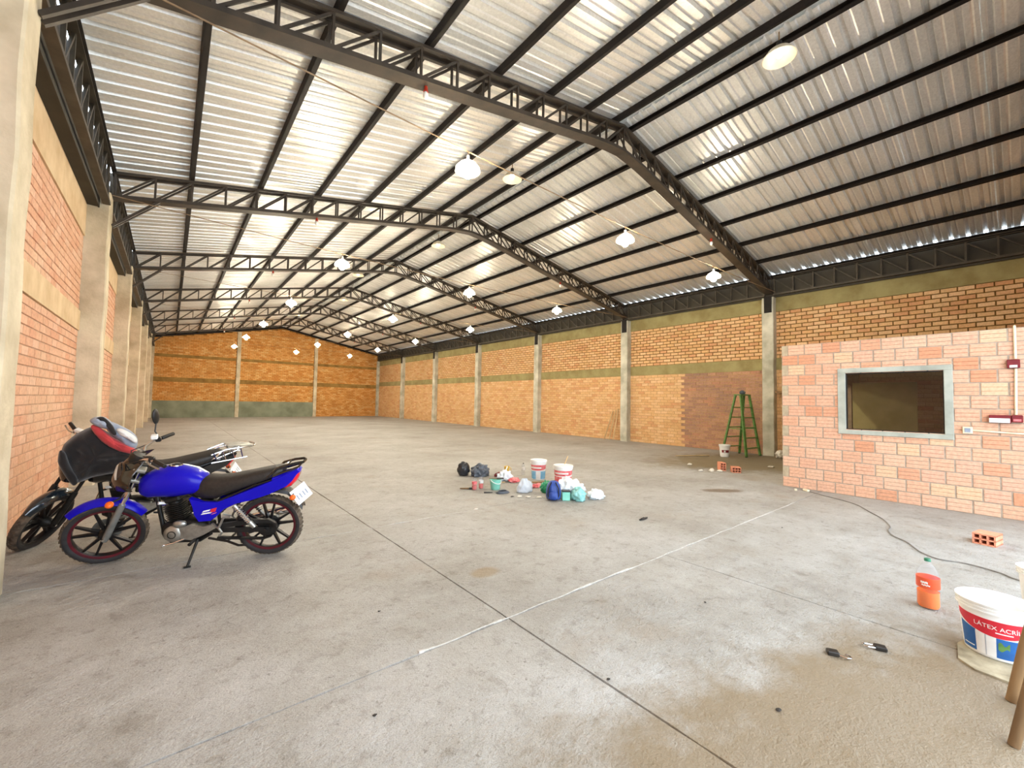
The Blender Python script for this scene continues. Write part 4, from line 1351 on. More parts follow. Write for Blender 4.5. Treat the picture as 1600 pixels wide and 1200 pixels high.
    MB().tube([(0.66, 0.02, 0.53), (0.60, 0.02, 0.53), (0.56, 0.02, 0.525)], [0.024, 0.032, 0.036], 14).box((0.615, 0.03, 0.485), (0.05, 0.05, 0.06), bev=0.01).obj('carburettor', M_['dark_metal'], t, True)
    MB().box((0.50, 0, 0.49), (0.13, 0.15, 0.15), bev=0.02).obj('air_box', M_['black_pl'], t)
    ex_ = MB()
    ex_.tube([(0.80, -0.02, 0.52), (0.90, -0.05, 0.49), (0.935, -0.09, 0.36), (0.88, -0.13, 0.24), (0.74, -0.14, 0.20), (0.50, -0.14, 0.22), (0.30, -0.15, 0.27)], 0.016, 10)
    ex_.obj('exhaust_pipe', M_['chrome'], t, True)
    MB().tube([(0.32, -0.15, 0.265), (0.24, -0.155, 0.28), (-0.16, -0.165, 0.38), (-0.22, -0.167, 0.40)], [0.018, 0.043, 0.047, 0.03], 14).obj('muffler', M_['chrome'], t, True)
    # pegs, pedals, stands
    fp = MB()
    for sg in (-1, 1):
        fp.tube([(0.58, sg * 0.09, 0.215), (0.57, sg * 0.15, 0.225)], 0.009, 8)
    fp.obj('peg_bracket', M_['black_pl'], t)
    for sg in (-1, 1):
        MB().cyl((0.57, sg * 0.14, 0.228), (0.565, sg * 0.235, 0.232), 0.014, n=10).obj('foot_peg', M_['black_pl'], t)
        MB().tube([(0.44, sg * 0.11, 0.36), (0.375, sg * 0.14, 0.33), (0.33, sg * 0.15, 0.435), (0.28, sg * 0.14, 0.43)], 0.011, 8).tube([(0.375, sg * 0.14, 0.33), (0.345, sg * 0.15, 0.29), (0.345, sg * 0.20, 0.29)], 0.010, 8).obj('passenger_peg', M_['alu'], t, True)
    MB().tube([(0.655, 0.13, 0.24), (0.73, 0.15, 0.215), (0.80, 0.155, 0.20), (0.80, 0.185, 0.20)], 0.0075, 8).obj('gear_lever', M_['chrome'], t, True)
    ctr = MB()
    for sg in (-1, 1):
        ctr.tube([(0.48, sg * 0.09, 0.22), (0.32, sg * 0.10, 0.185), (0.22, sg * 0.13, 0.155), (0.17, sg * 0.15, 0.165)], 0.011, 8)
    ctr.tube([(0.32, -0.10, 0.185), (0.32, 0.10, 0.185)], 0.010, 8)
    ctr.obj('centre_stand', M_['black_pl'], t, True)
    Wi = W.inverted()
    sf = Wi @ Vector(stand_foot) if stand_foot is not None else Wi @ (W @ Vector((0.68, 0.30, 0)) * 1.0)
    if stand_foot is None:
        wv = W @ Vector((0.66, 0.29, 0.0)); sf = Wi @ Vector((wv.x, wv.y, 0.009))
    p = Vector((0.56, 0.105, 0.215))
    stn = MB().tube([p, p + (sf - p) * 0.5, sf], [0.013, 0.011, 0.010], 10).obj('side_stand', M_['dark_metal'], t, True)
    uz = Wi.to_3x3() @ Vector((0, 0, 1))
    MB().box(sf - uz * 0.004, (0.05, 0.035, 0.008), None, (Wi.to_3x3())).obj('stand_foot', M_['dark_metal'], stn)
    return t, W, ST

KB = dict(body='blue', fender='blue', visor='visor', red=True, rack=False, stripe=True, decal=True, mirrors=(-1,))
rear = Vector((0.805, 4.615, 0.0))
hd_ = math.degrees(math.atan2(5.19 - 4.61, -0.35 - 0.80))
mc1, W1, ST1 = motorcycle('motorcycle', 'blue street motorcycle with black seat parked on its side stand', rear, hd_, 8.0, 24, KB, (0.175, 4.64, 0.009))
KD = dict(body='black_gloss', fender='navy', visor='black_gloss', red=False, rack=True, stripe=True, decal=False, mirrors=())
mc2, W2, ST2 = motorcycle('motorcycle', 'black motorcycle with chrome rear carrier behind the blue one', Vector((0.37, 6.30, 0.0)), 187.0, 10.0, 56, KD, None)

# ------------------------------------------------------------------ clothes hung over the black motorcycle
def cloth_thing(name, label, cat, poly, th, y, mt, seed, amp=0.04, fs=7):
    t = thing(name, label, cat, (0, y, 0))
    pillow(poly, th, amp, fs, seed, 8).obj('body', mt, t, 70)
    return t
P_black = [(-0.79, 0.9), (-0.79, 0.97), (-0.77, 1.02), (-0.69, 1.11), (-0.58, 1.17), (-0.46, 1.1), (-0.32, 0.97), (-0.2, 0.9), (-0.24, 0.76), (-0.35, 0.70), (-0.47, 0.68), (-0.58, 0.66), (-0.68, 0.62), (-0.73, 0.71)]
t = cloth_thing('black_coat', 'black coat hung over the handlebar of the black motorcycle', 'coat', P_black, 0.26, 5.92, M_['black_cloth'], 3.0, 0.075, 6)
fl = [(-0.795, 0.95), (-0.76, 0.93), (-0.72, 0.80), (-0.66, 0.66), (-0.69, 0.605), (-0.74, 0.68), (-0.80, 0.82), (-0.805, 0.90)]
pillow(fl, 0.10, 0.01, 7, 5, 5, Matrix.Translation((0, -0.07, 0))).obj('hem_flap', M_['black_cloth'], t, 70)
t = thing('red_grey_jacket', 'red and grey jacket lying on top of the black coat', 'jacket', (0, 5.80, 0))
pillow([(-0.59, 1.165), (-0.55, 1.19), (-0.43, 1.07), (-0.31, 0.98), (-0.25, 0.93), (-0.29, 0.885), (-0.40, 0.935), (-0.51, 1.03)], 0.13, 0.03, 11, 8, 6).obj('red_body', M_['red_cloth'], t, 70)
pillow([(-0.50, 1.19), (-0.46, 1.225), (-0.37, 1.175), (-0.29, 1.115), (-0.245, 1.04), (-0.25, 0.95), (-0.30, 0.93), (-0.37, 1.02), (-0.44, 1.085)], 0.14, 0.03, 10, 11, 6, Matrix.Translation((0, 0.035, 0))).obj('grey_back', M_['grey_cloth'], t, 70)
pillow([(-0.41, 1.14), (-0.36, 1.14), (-0.28, 1.08), (-0.245, 1.03), (-0.255, 0.99), (-0.32, 1.04), (-0.39, 1.09)], 0.08, 0.02, 12, 17, 5, Matrix.Translation((0, -0.03, 0.01))).obj('white_panel', M_['white_cloth'], t, 70)
pillow([(-0.60, 1.235), (-0.57, 1.27), (-0.51, 1.275), (-0.46, 1.24), (-0.43, 1.185), (-0.46, 1.15), (-0.52, 1.165), (-0.57, 1.195)], 0.13, 0.02, 10, 14, 6, Matrix.Translation((0, -0.01, 0))).obj('hood', M_['grey_cloth'], t, 70)
pillow([(-0.55, 1.26), (-0.51, 1.275), (-0.47, 1.245), (-0.42, 1.17), (-0.40, 1.10), (-0.43, 1.10), (-0.47, 1.17), (-0.51, 1.225)], 0.035, 0.008, 12, 21, 5, Matrix.Translation((0, -0.058, 0))).obj('black_trim', M_['black_cloth'], t, 70)

# ------------------------------------------------------------------ paint buckets
def bucket(name, label, loc, r0, r1, h, rz=0.0, lid=False, group=None):
    t = thing(name, label, 'bucket', loc, rz, group)
    th = 0.004
    prof = [(0.001, 0.0), (r0 - .006, 0.0), (r0, 0.006)]
    for i in range(1, 7):
        prof.append((r0 + (r1 - r0) * i / 6 * .97, h * 0.84 * i / 6))
    rr = r0 + (r1 - r0) * .97
    prof += [(rr + .012, h * .845), (rr + .012, h * .865), (rr + .004, h * .87), (rr + .004, h * .905), (rr + .012, h * .91), (rr + .012, h * .93), (rr + .004, h * .935), (rr + .006, h * .97), (rr + .014, h * .975), (rr + .014, h), (rr - .001, h)]
    prof += [(rr - th - .002, h * .98), (r0 + (rr - r0) * .5 - th, h * .5), (r0 - th, 0.012), (0.001, 0.012)]
    MB().lathe(prof, 40).obj('tub', M_['white_pl'], t, True)
    if lid:
        MB().lathe([(0.001, h + .006), (rr - .02, h + .006), (rr - .012, h + .012), (rr + .016, h + .012), (rr + .019, h - .02), (rr + .015, h - .02), (rr + .0145, h + .001), (0.001, h + .001)], 40).obj('lid', M_['white_pl'], t, True)
    return t
def cone_r(r0, r1, h, z): return r0 + (r1 - r0) * .97 * min(1, z / (h * .84))
def wrap_patch(t, name, mt, r0, r1, h, a0, a1, zlo, zhi, off=0.0012, n=24, m_=4, parent=None):
    """printed patch wrapped on the tub; zlo,zhi: functions of 0..1 across"""
    mb = MB(); R = []
    for i in range(n + 1):
        s_ = i / n; th = radians(a0 + (a1 - a0) * s_)
        lo, hi = zlo(s_), zhi(s_)
        ring = []
        for j in range(m_ + 1):
            z = lo + (hi - lo) * j / m_; r = cone_r(r0, r1, h, z) + off
            ring.append((r * cos(th), r * sin(th), z))
        for j in range(m_, -1, -1):
            z = lo + (hi - lo) * j / m_; r = cone_r(r0, r1, h, z) - 0.002
            ring.append((r * cos(th), r * sin(th), z))
        R.append(ring)
    return mb.loft(R).obj(name, M_[mt], parent or t, True)
def wrap_text(t, body, size, mt, r0, r1, h, a0, z0, off, parent, slope=0.0):
    me = text_mesh(body, size)
    for v in me.vertices:
        x, y_ = v.co.x, v.co.y
        z = z0 + y_ + slope * x; r = cone_r(r0, r1, h, z) + off
        th = radians(a0) + x / r
        v.co = (r * cos(th), r * sin(th), z)
    me.update()
    return link('lettering', me, M_[mt], parent)

# the open bucket close to the camera
r0, r1, h = 0.138, 0.162, 0.318
t = bucket('paint_bucket', 'open white paint bucket with red and blue label at the right edge', (4.0, 0.125, 0.012), r0, r1, h)
band = wrap_patch(t, 'red_label', 'red_print', r0, r1, h, 105, 262, lambda s: .135 + .070 * (2 * s - 1) ** 2, lambda s: 0.232 + .006 * (2 * s - 1) ** 2, 0.0014)
wrap_patch(t, 'blue_label', 'blue_print', r0, r1, h, 112, 147, lambda s: .020, lambda s: .170 - .022 * s, 0.0010)
wrap_patch(t, 'door_print', 'white_cloth', r0, r1, h, 147, 181, lambda s: .016, lambda s: .142, 0.0011)
wrap_patch(t, 'blue_label', 'blue_print', r0, r1, h, 181, 250, lambda s: .018, lambda s: .134, 0.0010)
wrap_patch(t, 'leaf_print', 'green_paint', r0, r1, h, 184, 202, lambda s: .07 - .01 * sin(6 * s), lambda s: .105 + .01 * sin(8 * s), 0.0018)
wrap_patch(t, 'sign_print', 'white_pl', r0, r1, h, 118, 143, lambda s: .040, lambda s: .046, 0.0016)
for a_ in (163.5, 164.6):
    wrap_patch(t, 'door_line', 'grey_cloth', r0, r1, h, a_, a_ + .5, lambda s: .016, lambda s: .138, 0.0016, 2)
wrap_text(t, 'LÁTEX ACRÍLICO', 0.034, 'white_pl', r0, r1, h, 146, 0.182, 0.0022, band, -0.02)
wrap_patch(t, 'small_print', 'white_cloth', r0, r1, h, 180, 207, lambda s: .162, lambda s: .168, 0.0020, 10)
# white bucket further right, cut by the photo edge
t = bucket('paint_bucket', 'plain white ribbed bucket just behind the big paint bucket', (5.05, -0.10, 0.0), 0.12, 0.14, 0.33)
# buckets in the middle of the floor
def mid_bucket(label, loc, r0, r1, h, rz, low):
    t = bucket('paint_bucket', label, loc, r0, r1, h, rz, True, 'lidded paint buckets in the middle of the floor')
    wrap_patch(t, 'red_label', 'pink_print', r0, r1, h, 60, 300, lambda s: h * .50 + h * .10 * (2 * s - 1) ** 2, lambda s: h * .78, 0.0015)
    wrap_patch(t, 'white_print', 'white_cloth', r0, r1, h, 130, 230, lambda s: h * .60, lambda s: h * .68, 0.0022)
    wrap_patch(t, 'lower_label', low, r0, r1, h, 80, 290, lambda s: h * .05, lambda s: h * .46, 0.0013)
    wrap_patch(t, 'door_print', 'white_cloth', r0, r1, h, 185, 225, lambda s: h * .05, lambda s: h * .45, 0.0019)
    return t
mid_bucket('lidded paint bucket with red and sky blue label, farther of the middle two', (5.60, 5.98, 0), 0.125, 0.145, 0.365, radians(20), 'sky_print')
mid_bucket('paint bucket with red label and a stick on its lid, nearer of two', (5.62, 5.34, 0), 0.145, 0.165, 0.34, radians(30), 'pink_print')
o = MB().tube([(5.70, 5.38, 0.354), (5.76, 5.36, 0.50)], [0.010, 0.009], 8).obj('paint_stirrer', M_['pale_wood'])
tag(o, 'short pale stick standing on the nearer middle paint bucket', 'stick')
# small bucket by the ladder
r0, r1, h = 0.115, 0.14, 0.34
t = bucket('paint_bucket', 'small white lidded bucket with dark red print beside the ladder', (12.55, 5.50, 0), r0, r1, h, 0, True)
wrap_patch(t, 'label_print', 'dark_red', r0, r1, h, 170, 260, lambda s: h * .38, lambda s: h * .60, 0.0015)
wrap_patch(t, 'label_mark', 'white_cloth', r0, r1, h, 195, 215, lambda s: h * .40, lambda s: h * .55, 0.0025)

# ------------------------------------------------------------------ bottles
def bottle(name, label, loc, h, r, liquid, lvl, lab, cap, group=None, lab2=None, rz=0.0):
    t = thing(name, label, 'bottle', loc, rz, group)
    pr = [(0.001, 0.012), (r * .55, 0.0), (r * .9, 0.006), (r, h * .06), (r, h * .34), (r * .95, h * .38), (r, h * .42), (r, h * .63), (r * .93, h * .70), (r * .62, h * .83), (r * .30, h * .92), (r * .26, h * .955)]
    MB().lathe(pr, 28).obj('bottle_body', M_['pet'], t, True)
    if liquid:
        q = []
        for (a_, b_) in pr:
            if b_ <= lvl * h: q.append((max(a_ - .003, .001), b_ + .003))
        rl = [a_ for a_, b_ in pr if b_ <= lvl * h][-1]
        q += [(rl - .003, lvl * h), (0.001, lvl * h)]
        MB().lathe(q, 28).obj('drink', M_[liquid], t, True)
    if lab:
        MB().lathe([(r + .0008, h * .42), (r + .0015, h * .425), (r + .0015, h * .63), (r + .0008, h * .632), (r - .001, h * .63), (r - .001, h * .425)], 28).obj('label_band', M_[lab], t, True)
        if lab2:
            for (a0, a1, z0, z1) in ((150, 185, .52, .56), (155, 195, .475, .50)):
                R = []
                for i in range(9):
                    th = radians(a0 + (a1 - a0) * i / 8); wv = .008 * h * sin(i * 2.3)
                    R.append([((r + .0022) * cos(th), (r + .0022) * sin(th), h * z0 + wv), ((r + .0022) * cos(th), (r + .0022) * sin(th), h * z1 + wv), (r * cos(th), r * sin(th), h * z1 + wv), (r * cos(th), r * sin(th), h * z0 + wv)])
                MB().loft(R).obj('label_script', M_[lab2], t)
    MB().lathe([(0.001, h), (r * .27, h), (r * .30, h * .985), (r * .30, h * .945), (0.001, h * .945)], 18).obj('cap', M_[cap], t, True)
    return t
bottle('soda_bottle', 'large bottle of orange soda with red label and green cap', (4.50, 0.475, 0), 0.365, 0.066, 'soda', 0.34, 'label_or', 'cap_green', None, 'white_pl')
bottle('soda_bottle', 'small bottle of reddish drink, left of the two by the mint bucket', (4.02, 5.86, 0), 0.22, 0.042, 'red_soda', 0.34, 'pink_print', 'cap_black', 'small drink bottles in the middle pile')
bottle('soda_bottle', 'small bottle of reddish drink touching the mint bucket', (4.17, 5.88, 0), 0.23, 0.040, 'red_soda', 0.36, 'white_cloth', 'cap_black', 'small drink bottles in the middle pile')
bottle('water_bottle', 'empty clear bottle with dark cap left of the blue labelled bucket', (5.66, 6.50, 0), 0.24, 0.038, None, 0, 'white_cloth', 'cap_black')

# ------------------------------------------------------------------ things piled in the middle of the floor
def sack(name, label, cat, c, r, mt, seed, amp=0.28, fs=2.6, sub=4, fn=None, group=None):
    o = crumple(c, r, amp, fs, seed, sub, 0.0, fn).obj(name, M_[mt], None, 60)
    return tag(o, label, cat, group)
sack('black_sack', 'round black sack at the left end of the middle pile', 'sack', (4.60, 7.10, 0.12), (0.13, 0.12, 0.15), 'black_bag', 1, 0.18)
sack('plastic_bag', 'slate grey crumpled plastic bag beside the round black sack', 'bag', (4.84, 6.87, 0.08), (0.19, 0.14, 0.15), 'grey_bag', 2, 0.4)
sack('rag', 'dark red rag behind the mint bucket', 'rag', (5.14, 6.62, 0.03), (0.11, 0.09, 0.055), 'dark_red', 3, 0.4)
sack('plastic_bag', 'white crumpled bag behind the mint bucket lid', 'bag', (4.98, 6.25, 0.06), (0.15, 0.12, 0.12), 'white_bag', 4, 0.45)
sack('snack_packet', 'red and white crumpled packet right of the white bag', 'packet', (5.02, 6.02, 0.03), (0.11, 0.08, 0.05), 'pink_print', 5, 0.45)
sack('snack_packet', 'red and white packet in front of the blue labelled bucket', 'packet', (5.03, 5.42, 0.025), (0.12, 0.07, 0.04), 'pink_print', 6, 0.45)
sack('plastic_bag', 'dark green crumpled bag behind the blue backpack', 'bag', (4.88, 5.02, 0.08), (0.10, 0.09, 0.11), 'green_bag', 7, 0.35)
sack('plastic_bag', 'clear peaked plastic bag left of the blue backpack', 'bag', (4.62, 5.26, 0.07), (0.15, 0.11, 0.13), 'clear_bag', 8, 0.25, fn=lambda q, p: Vector((q.x * (1 - .45 * max(0, p.z)), q.y * (1 - .5 * max(0, p.z)), q.z * 1.25)))
sack('plastic_bag', 'teal knotted plastic bag right of the mint box', 'bag', (4.90, 4.33, 0.08), (0.11, 0.11, 0.12), 'teal_bag', 9, 0.3)
sack('plastic_sheet', 'pale mint plastic sheet heaped behind the teal bag', 'sheet', (5.06, 4.62, 0.10), (0.26, 0.16, 0.18), 'white_bag', 10, 0.4, fn=lambda q, p: Vector((q.x, q.y, q.z * (1 - .5 * p.x))))
sack('plastic_bag', 'white crumpled bag at the right end of the middle pile', 'bag', (5.24, 4.27, 0.05), (0.15, 0.11, 0.09), 'white_bag', 11, 0.4)
# blue backpack
t = thing('backpack', 'royal blue backpack standing in front of the middle pile', 'backpack', (4.60, 4.57, 0), radians(-45))
pillow([(-0.095, 0.012), (0, 0.006), (0.095, 0.012), (0.115, 0.10), (0.10, 0.22), (0.06, 0.285), (0, 0.30), (-0.06, 0.285), (-0.10, 0.22), (-0.115, 0.10)], 0.19, 0.012, 8, 2, 7).obj('body', M_['blue_bag'], t, 70)
pillow([(-0.07, 0.02), (0.07, 0.02), (0.08, 0.08), (0.06, 0.14), (0, 0.155), (-0.06, 0.14), (-0.08, 0.08)], 0.09, 0.006, 8, 4, 5, Matrix.Translation((0, -0.075, 0))).obj('front_pocket', M_['blue_bag'], t, 70)
for sg in (-1, 1):
    MB().tube([(sg * .03, -0.075, 0.285), (sg * .075, -0.10, 0.20), (sg * .085, -0.085, 0.10), (sg * .05, -0.10, 0.02)], 0.009, 8).obj('strap', M_['black_cloth'], t, True)
# mint box
t = thing('mint_box', 'mint green box with dark lid right of the blue backpack', 'box', (4.76, 4.46, 0), radians(-40))
MB().box((0, 0, 0.065), (0.12, 0.10, 0.13), bev=0.008).obj('body', M_['mint'], t)
MB().box((0, 0, 0.142), (0.126, 0.106, 0.022), bev=0.005).obj('lid', M_['cap_black'], t)
# mint bucket
t = thing('mint_bucket', 'mint green bucket with white handle and paint brush across its rim', 'bucket', (4.34, 5.70, 0))
MB().lathe([(0.001, 0), (0.072, 0), (0.078, 0.006), (0.092, 0.155), (0.098, 0.16), (0.098, 0.172), (0.088, 0.172), (0.074, 0.012), (0.001, 0.012)], 30).obj('tub', M_['mint'], t, True)
MB().tube([(0.100 * cos(a_), -0.100 * sin(a_), 0.165 - 0.06 * sin(a_)) for a_ in [pi * i / 10 for i in range(11)]], 0.006, 8).obj('handle', M_['white_pl'], t, True)
t = thing('paint_brush', 'black paint brush lying across the mint bucket', 'brush', (4.34, 5.70, 0.176))
MB().bar((-0.09, 0.06, 0.008), (0.02, -0.01, 0.008), 0.022, 0.012).obj('handle', M_['wood'], t)
MB().bar((0.02, -0.01, 0.008), (0.12, -0.07, 0.008), 0.055, 0.016).obj('bristles', M_['cap_black'], t)
# yellow cup with white roller handle
t = thing('yellow_cup', 'yellow plastic cup at the back of the middle pile', 'cup', (5.52, 6.86, 0))
MB().lathe([(0.001, 0), (0.04, 0), (0.045, 0.005), (0.058, 0.13), (0.062, 0.13), (0.062, 0.138), (0.054, 0.138), (0.041, 0.008), (0.001, 0.008)], 24).obj('cup_body', M_['yellow_pl'], t, True)
MB().tube([(0.055, -0.02, 0.11), (0.09, -0.03, 0.09), (0.085, -0.03, 0.05), (0.048, -0.02, 0.035)], 0.007, 8).obj('handle', M_['yellow_pl'], t, True)
t = thing('paint_roller', 'white paint roller handle leaning up from the rags', 'paint roller', (5.33, 6.70, 0.03))
MB().tube([(0, 0, 0), (0.12, 0.06, 0.12)], [0.012, 0.014], 8).obj('handle', M_['white_pl'], t, True)
MB().tube([(0, 0, 0), (-0.06, -0.03, -0.02)], 0.022, 10).obj('sleeve', M_['white_cloth'], t, True)
# tools and odds on the floor
t = thing('putty_knife', 'putty knife with wooden handle lying by the white bag', 'tool', (4.83, 6.05, 0.012), radians(-20))
MB().tube([(-0.10, 0, 0), (0.0, 0, 0)], [0.012, 0.010], 8).obj('handle', M_['pale_wood'], t, True)
MB().prism([(0.0, -.012 + .012), (0.10, -.012 + .012), (0.10, .003), (0.0, .003)], -0.025, 0.025).obj('blade', M_['lock'], t)
t = thing('wooden_brush', 'worn wooden brush lying left of the small drink bottles', 'brush', (3.93, 5.98, 0.014), radians(-35))
MB().tube([(-0.10, 0, 0), (0.05, 0, 0)], [0.010, 0.014], 8).obj('handle', M_['wood'], t, True)
MB().box((0.085, 0, 0.004), (0.07, 0.05, 0.03), bev=0.006).obj('bristles', M_['cap_black'], t)
o = MB()
pts = [(4.27 + 0.13 * cos(i * .7) * (1 - i / 90), 5.40 + 0.09 * sin(i * .7) * (1 - i / 90), 0.008 + 0.0007 * i) for i in range(40)]
o = o.tube(pts, 0.0075, 6).obj('wire_coil', M_['grey_bag'], None, True)
tag(o, 'loose coil of blue grey cable in front of the mint bucket', 'cable')
t = thing('pliers', 'black pliers lying left of the cable coil', 'tool', (4.08, 5.53, 0.010), radians(-30))
for sg in (-1, 1):
    MB().tube([(-0.08, sg * .018, 0), (0.0, sg * .006, 0), (0.06, sg * .004, 0)], [0.007, 0.009, 0.005], 8).obj('jaw', M_['cap_black'], t, True)
o = MB().box((5.38, 5.66, 0.014), (0.34, 0.09, 0.022), None, Matrix.Rotation(radians(-28), 3, 'Z'), bev=0.004).obj('wood_offcut', M_['wood'])
tag(o, 'brown wooden offcut lying between the two middle paint buckets', 'offcut')
def scraps(name, cat, grp, spots, mt, rr, seed):
    for i, (x, y_, lb) in enumerate(spots):
        s_ = rr * (1.0 + 0.4 * fnoise((i, seed, 0), 1.7, seed))
        o = crumple((x, y_, s_ * .22), (s_, s_ * (.7 + .15 * (i % 3 - 1)), s_ * .35), 0.5, 2.5, seed + i, 2, 0.0).obj(name, M_[mt])
        tag(o, lb, cat, grp)
scraps('paper_scrap', 'scrap', 'white scraps before the middle pile', [(4.30, 5.02, 'crumpled white scrap left of the blue backpack, leftmost of the row'), (4.40, 4.92, 'crumpled white scrap left of the blue backpack, middle of the row'), (4.52, 4.80, 'crumpled white scrap left of the blue backpack, nearest to it')], 'flake', 0.05, 30)
scraps('paper_scrap', 'scrap', 'black scraps before the middle pile', [(4.22, 5.10, 'small black scrap at the left end of the white scrap row')], 'cap_black', 0.03, 40)

# ------------------------------------------------------------------ ladder, bricks and planks by the right wall
t = thing('step_ladder', 'green steel step ladder standing by the right wall column', 'ladder', (0, 0, 0))
TA0, TA1 = Vector((13.02, 5.24, 1.80)), Vector((13.42, 5.16, 1.80))
TB0, TB1 = Vector((13.05, 5.40, 1.80)), Vector((13.45, 5.32, 1.80))
FA0, FA1 = Vector((12.92, 5.05, 0.0)), Vector((13.72, 4.98, 0.0))
FB0, FB1 = Vector((13.05, 5.80, 0.0)), Vector((13.85, 5.62, 0.0))
for a_, b_ in ((TA0, FA0), (TA1, FA1), (TB0, FB0), (TB1, FB1)):
    lg = MB().bar(a_, b_ + Vector((0, 0, 0.02)), 0.065, 0.045).obj('leg', M_['green_paint'], t)
    MB().box(b_ + Vector((0, 0, 0.012)), (0.07, 0.06, 0.024), bev=0.006).obj('foot', M_['cap_black'], lg)
for (a0, a1, b0, b1) in ((TA0, FA0, TA1, FA1), (TB0, FB0, TB1, FB1)):
    for k_ in range(5):
        s_ = 0.20 + 0.165 * k_
        MB().bar(a0 + (a1 - a0) * s_, b0 + (b1 - b0) * s_, 0.07, 0.025).obj('rung', M_['green_paint'], t)
MB().bar(TA0 + Vector((-.03, .08, .015)), TA1 + Vector((.03, .08, .015)), 0.24, 0.03).obj('top_step', M_['green_paint'], t)
for p_, q_ in ((0.55, 0.55),):
    for (a0, a1, b0, b1) in ((TA0, FA0, TB0, FB0), (TA1, FA1, TB1, FB1)):
        MB().bar(a0 + (a1 - a0) * p_, b0 + (b1 - b0) * q_, 0.012, 0.025).obj('spreader', M_['green_paint'], t)
o = crumple((13.24, 5.28, 1.885), (0.10, 0.08, 0.07), 0.25, 3, 12, 3, 1.832).obj('cloth_bundle', M_['grey_bag'])
tag(o, 'dark grey bundle lying on top of the green ladder', 'bundle')

def hollow_brick(label, M, group=None):
    """end face with holes towards -y; 0.18 wide, 0.12 high, 0.24 deep"""
    w_, h_, d_ = 0.18, 0.12, 0.24; tw = 0.014
    mb = MB()
    for z in (tw / 2, h_ / 2, h_ - tw / 2):
        mb.box((0, 0, z), (w_, d_, tw))
    for i in range(4):
        x = -w_ / 2 + tw / 2 + (w_ - tw) * i / 3
        mb.box((x, 0, h_ / 2), (tw, d_, h_ - .002))
    o = mb.obj('hollow_brick', M_['clay'], None)
    o.matrix_world = M
    return tag(o, label, 'brick', group)
hollow_brick('orange hollow brick standing upright by the plaster scraps', Matrix.Translation((9.93, 4.42, 0.09)) @ Matrix.Rotation(radians(-50), 4, 'Z') @ Matrix.Rotation(radians(90), 4, 'Y') @ Matrix.Translation((0, 0, -0.06)), 'loose hollow bricks')
hollow_brick('orange hollow brick lying flat beside the upright brick', Matrix.Translation((9.90, 4.10, 0.0)) @ Matrix.Rotation(radians(-58), 4, 'Z'), 'loose hollow bricks')
hollow_brick('hollow brick with six holes lying alone near the office wall', Matrix.Translation((7.16, 0.27, 0.0)) @ Matrix.Rotation(radians(-101), 4, 'Z'), 'loose hollow bricks')
scraps('plaster_scrap', 'scrap', 'plaster scraps by the bricks', [(9.35, 4.62, 'white plaster scrap left of the bricks, leftmost of the small heap'), (9.52, 4.46, 'white plaster scrap left of the bricks, second in the small heap'), (9.66, 4.34, 'white plaster scrap left of the bricks, nearest to the camera'), (9.70, 4.54, 'white plaster scrap touching the upright hollow brick'), (10.05, 5.25, 'white plaster scrap alone behind the two hollow bricks'), (11.4, 3.9, 'white plaster scrap lying in the shade behind the office corner')], 'flake', 0.07, 50)
o = MB().tube([(12.35, 5.85, 0.015), (11.35, 6.35, 0.015)], [0.014, 0.012], 8).obj('broom_stick', M_['pale_wood'])
tag(o, 'pale stick lying on the floor left of the ladder bucket', 'stick')
for i, (y_, lean, lb) in enumerate(((10.55, .16, 'nearest the column'), (10.66, .22, 'middle of three'), (10.80, .30, 'farthest from the column'))):
    o = MB().bar((XR - 0.06 - lean * .9, y_ + .05 * i, 0.012), (XR - 0.045, y_ - 0.12, 1.28 - .06 * i), 0.045, 0.02, up=(1, 0, 0)).obj('plank', M_['pale_wood'])
    tag(o, 'thin plank leaning on the right wall by a column, ' + lb, 'plank', 'planks leaning on the right wall')
o = MB().bar((13.95, 4.20, 0.03), (14.12, 4.25, 1.5), 0.07, 0.04, up=(1, 0, 0)).obj('timber_prop', M_['wood'])
tag(o, 'dark timber prop leaning on the wall behind the office corner', 'timber')
sack('cement_bag', 'pale torn bag on the floor between the ladder and office corner', 'bag', (13.80, 4.45, 0.09), (0.22, 0.13, 0.13), 'flake', 60, 0.35)
o = MB().box((14.05, 4.38, 1.92), (0.26, 0.50, 0.06), bev=0.006).obj('wall_shelf', M_['wood'])
tag(o, 'small dark wooden shelf on the wall right of the column', 'shelf')

# ------------------------------------------------------------------ foreground: cord, padlocks, board, poles
pts = []
for (x, y_) in [(8.78, 2.40), (8.60, 2.15), (8.42, 1.85), (8.21, 1.62), (7.85, 1.42), (7.50, 1.22), (7.10, 1.08), (6.85, 1.06), (6.61, 0.98), (6.45, 0.85), (6.25, 0.76), (6.09, 0.68), (5.98, 0.55), (6.03, 0.41), (6.02, 0.30), (5.95, 0.15), (5.85, 0.06), (5.80, -0.12), (6.05, -0.30), (6.40, -0.22), (6.30, -0.02), (6.02, 0.03), (5.70, -0.10)]:
    pts.append((x, y_, 0.008))
def smooth(P, n=5):
    out = []
    P = [Vector(p) for p in P]
    for i in range(len(P) - 1):
        p0, p1, p2, p3 = P[max(i - 1, 0)], P[i], P[i + 1], P[min(i + 2, len(P) - 1)]
        for j in range(n):
            t_ = j / n
            out.append(0.5 * (2 * p1 + (p2 - p0) * t_ + (2 * p0 - 5 * p1 + 4 * p2 - p3) * t_ ** 2 + (3 * p1 - p0 - 3 * p2 + p3) * t_ ** 3))
    out.append(P[-1])
    return out
t = thing('extension_cord', 'thin grey electric cord snaking from the office wall across the floor', 'cord')
MB().tube(smooth(pts), 0.0055, 6).obj('cable', M_['cord'], t, True)
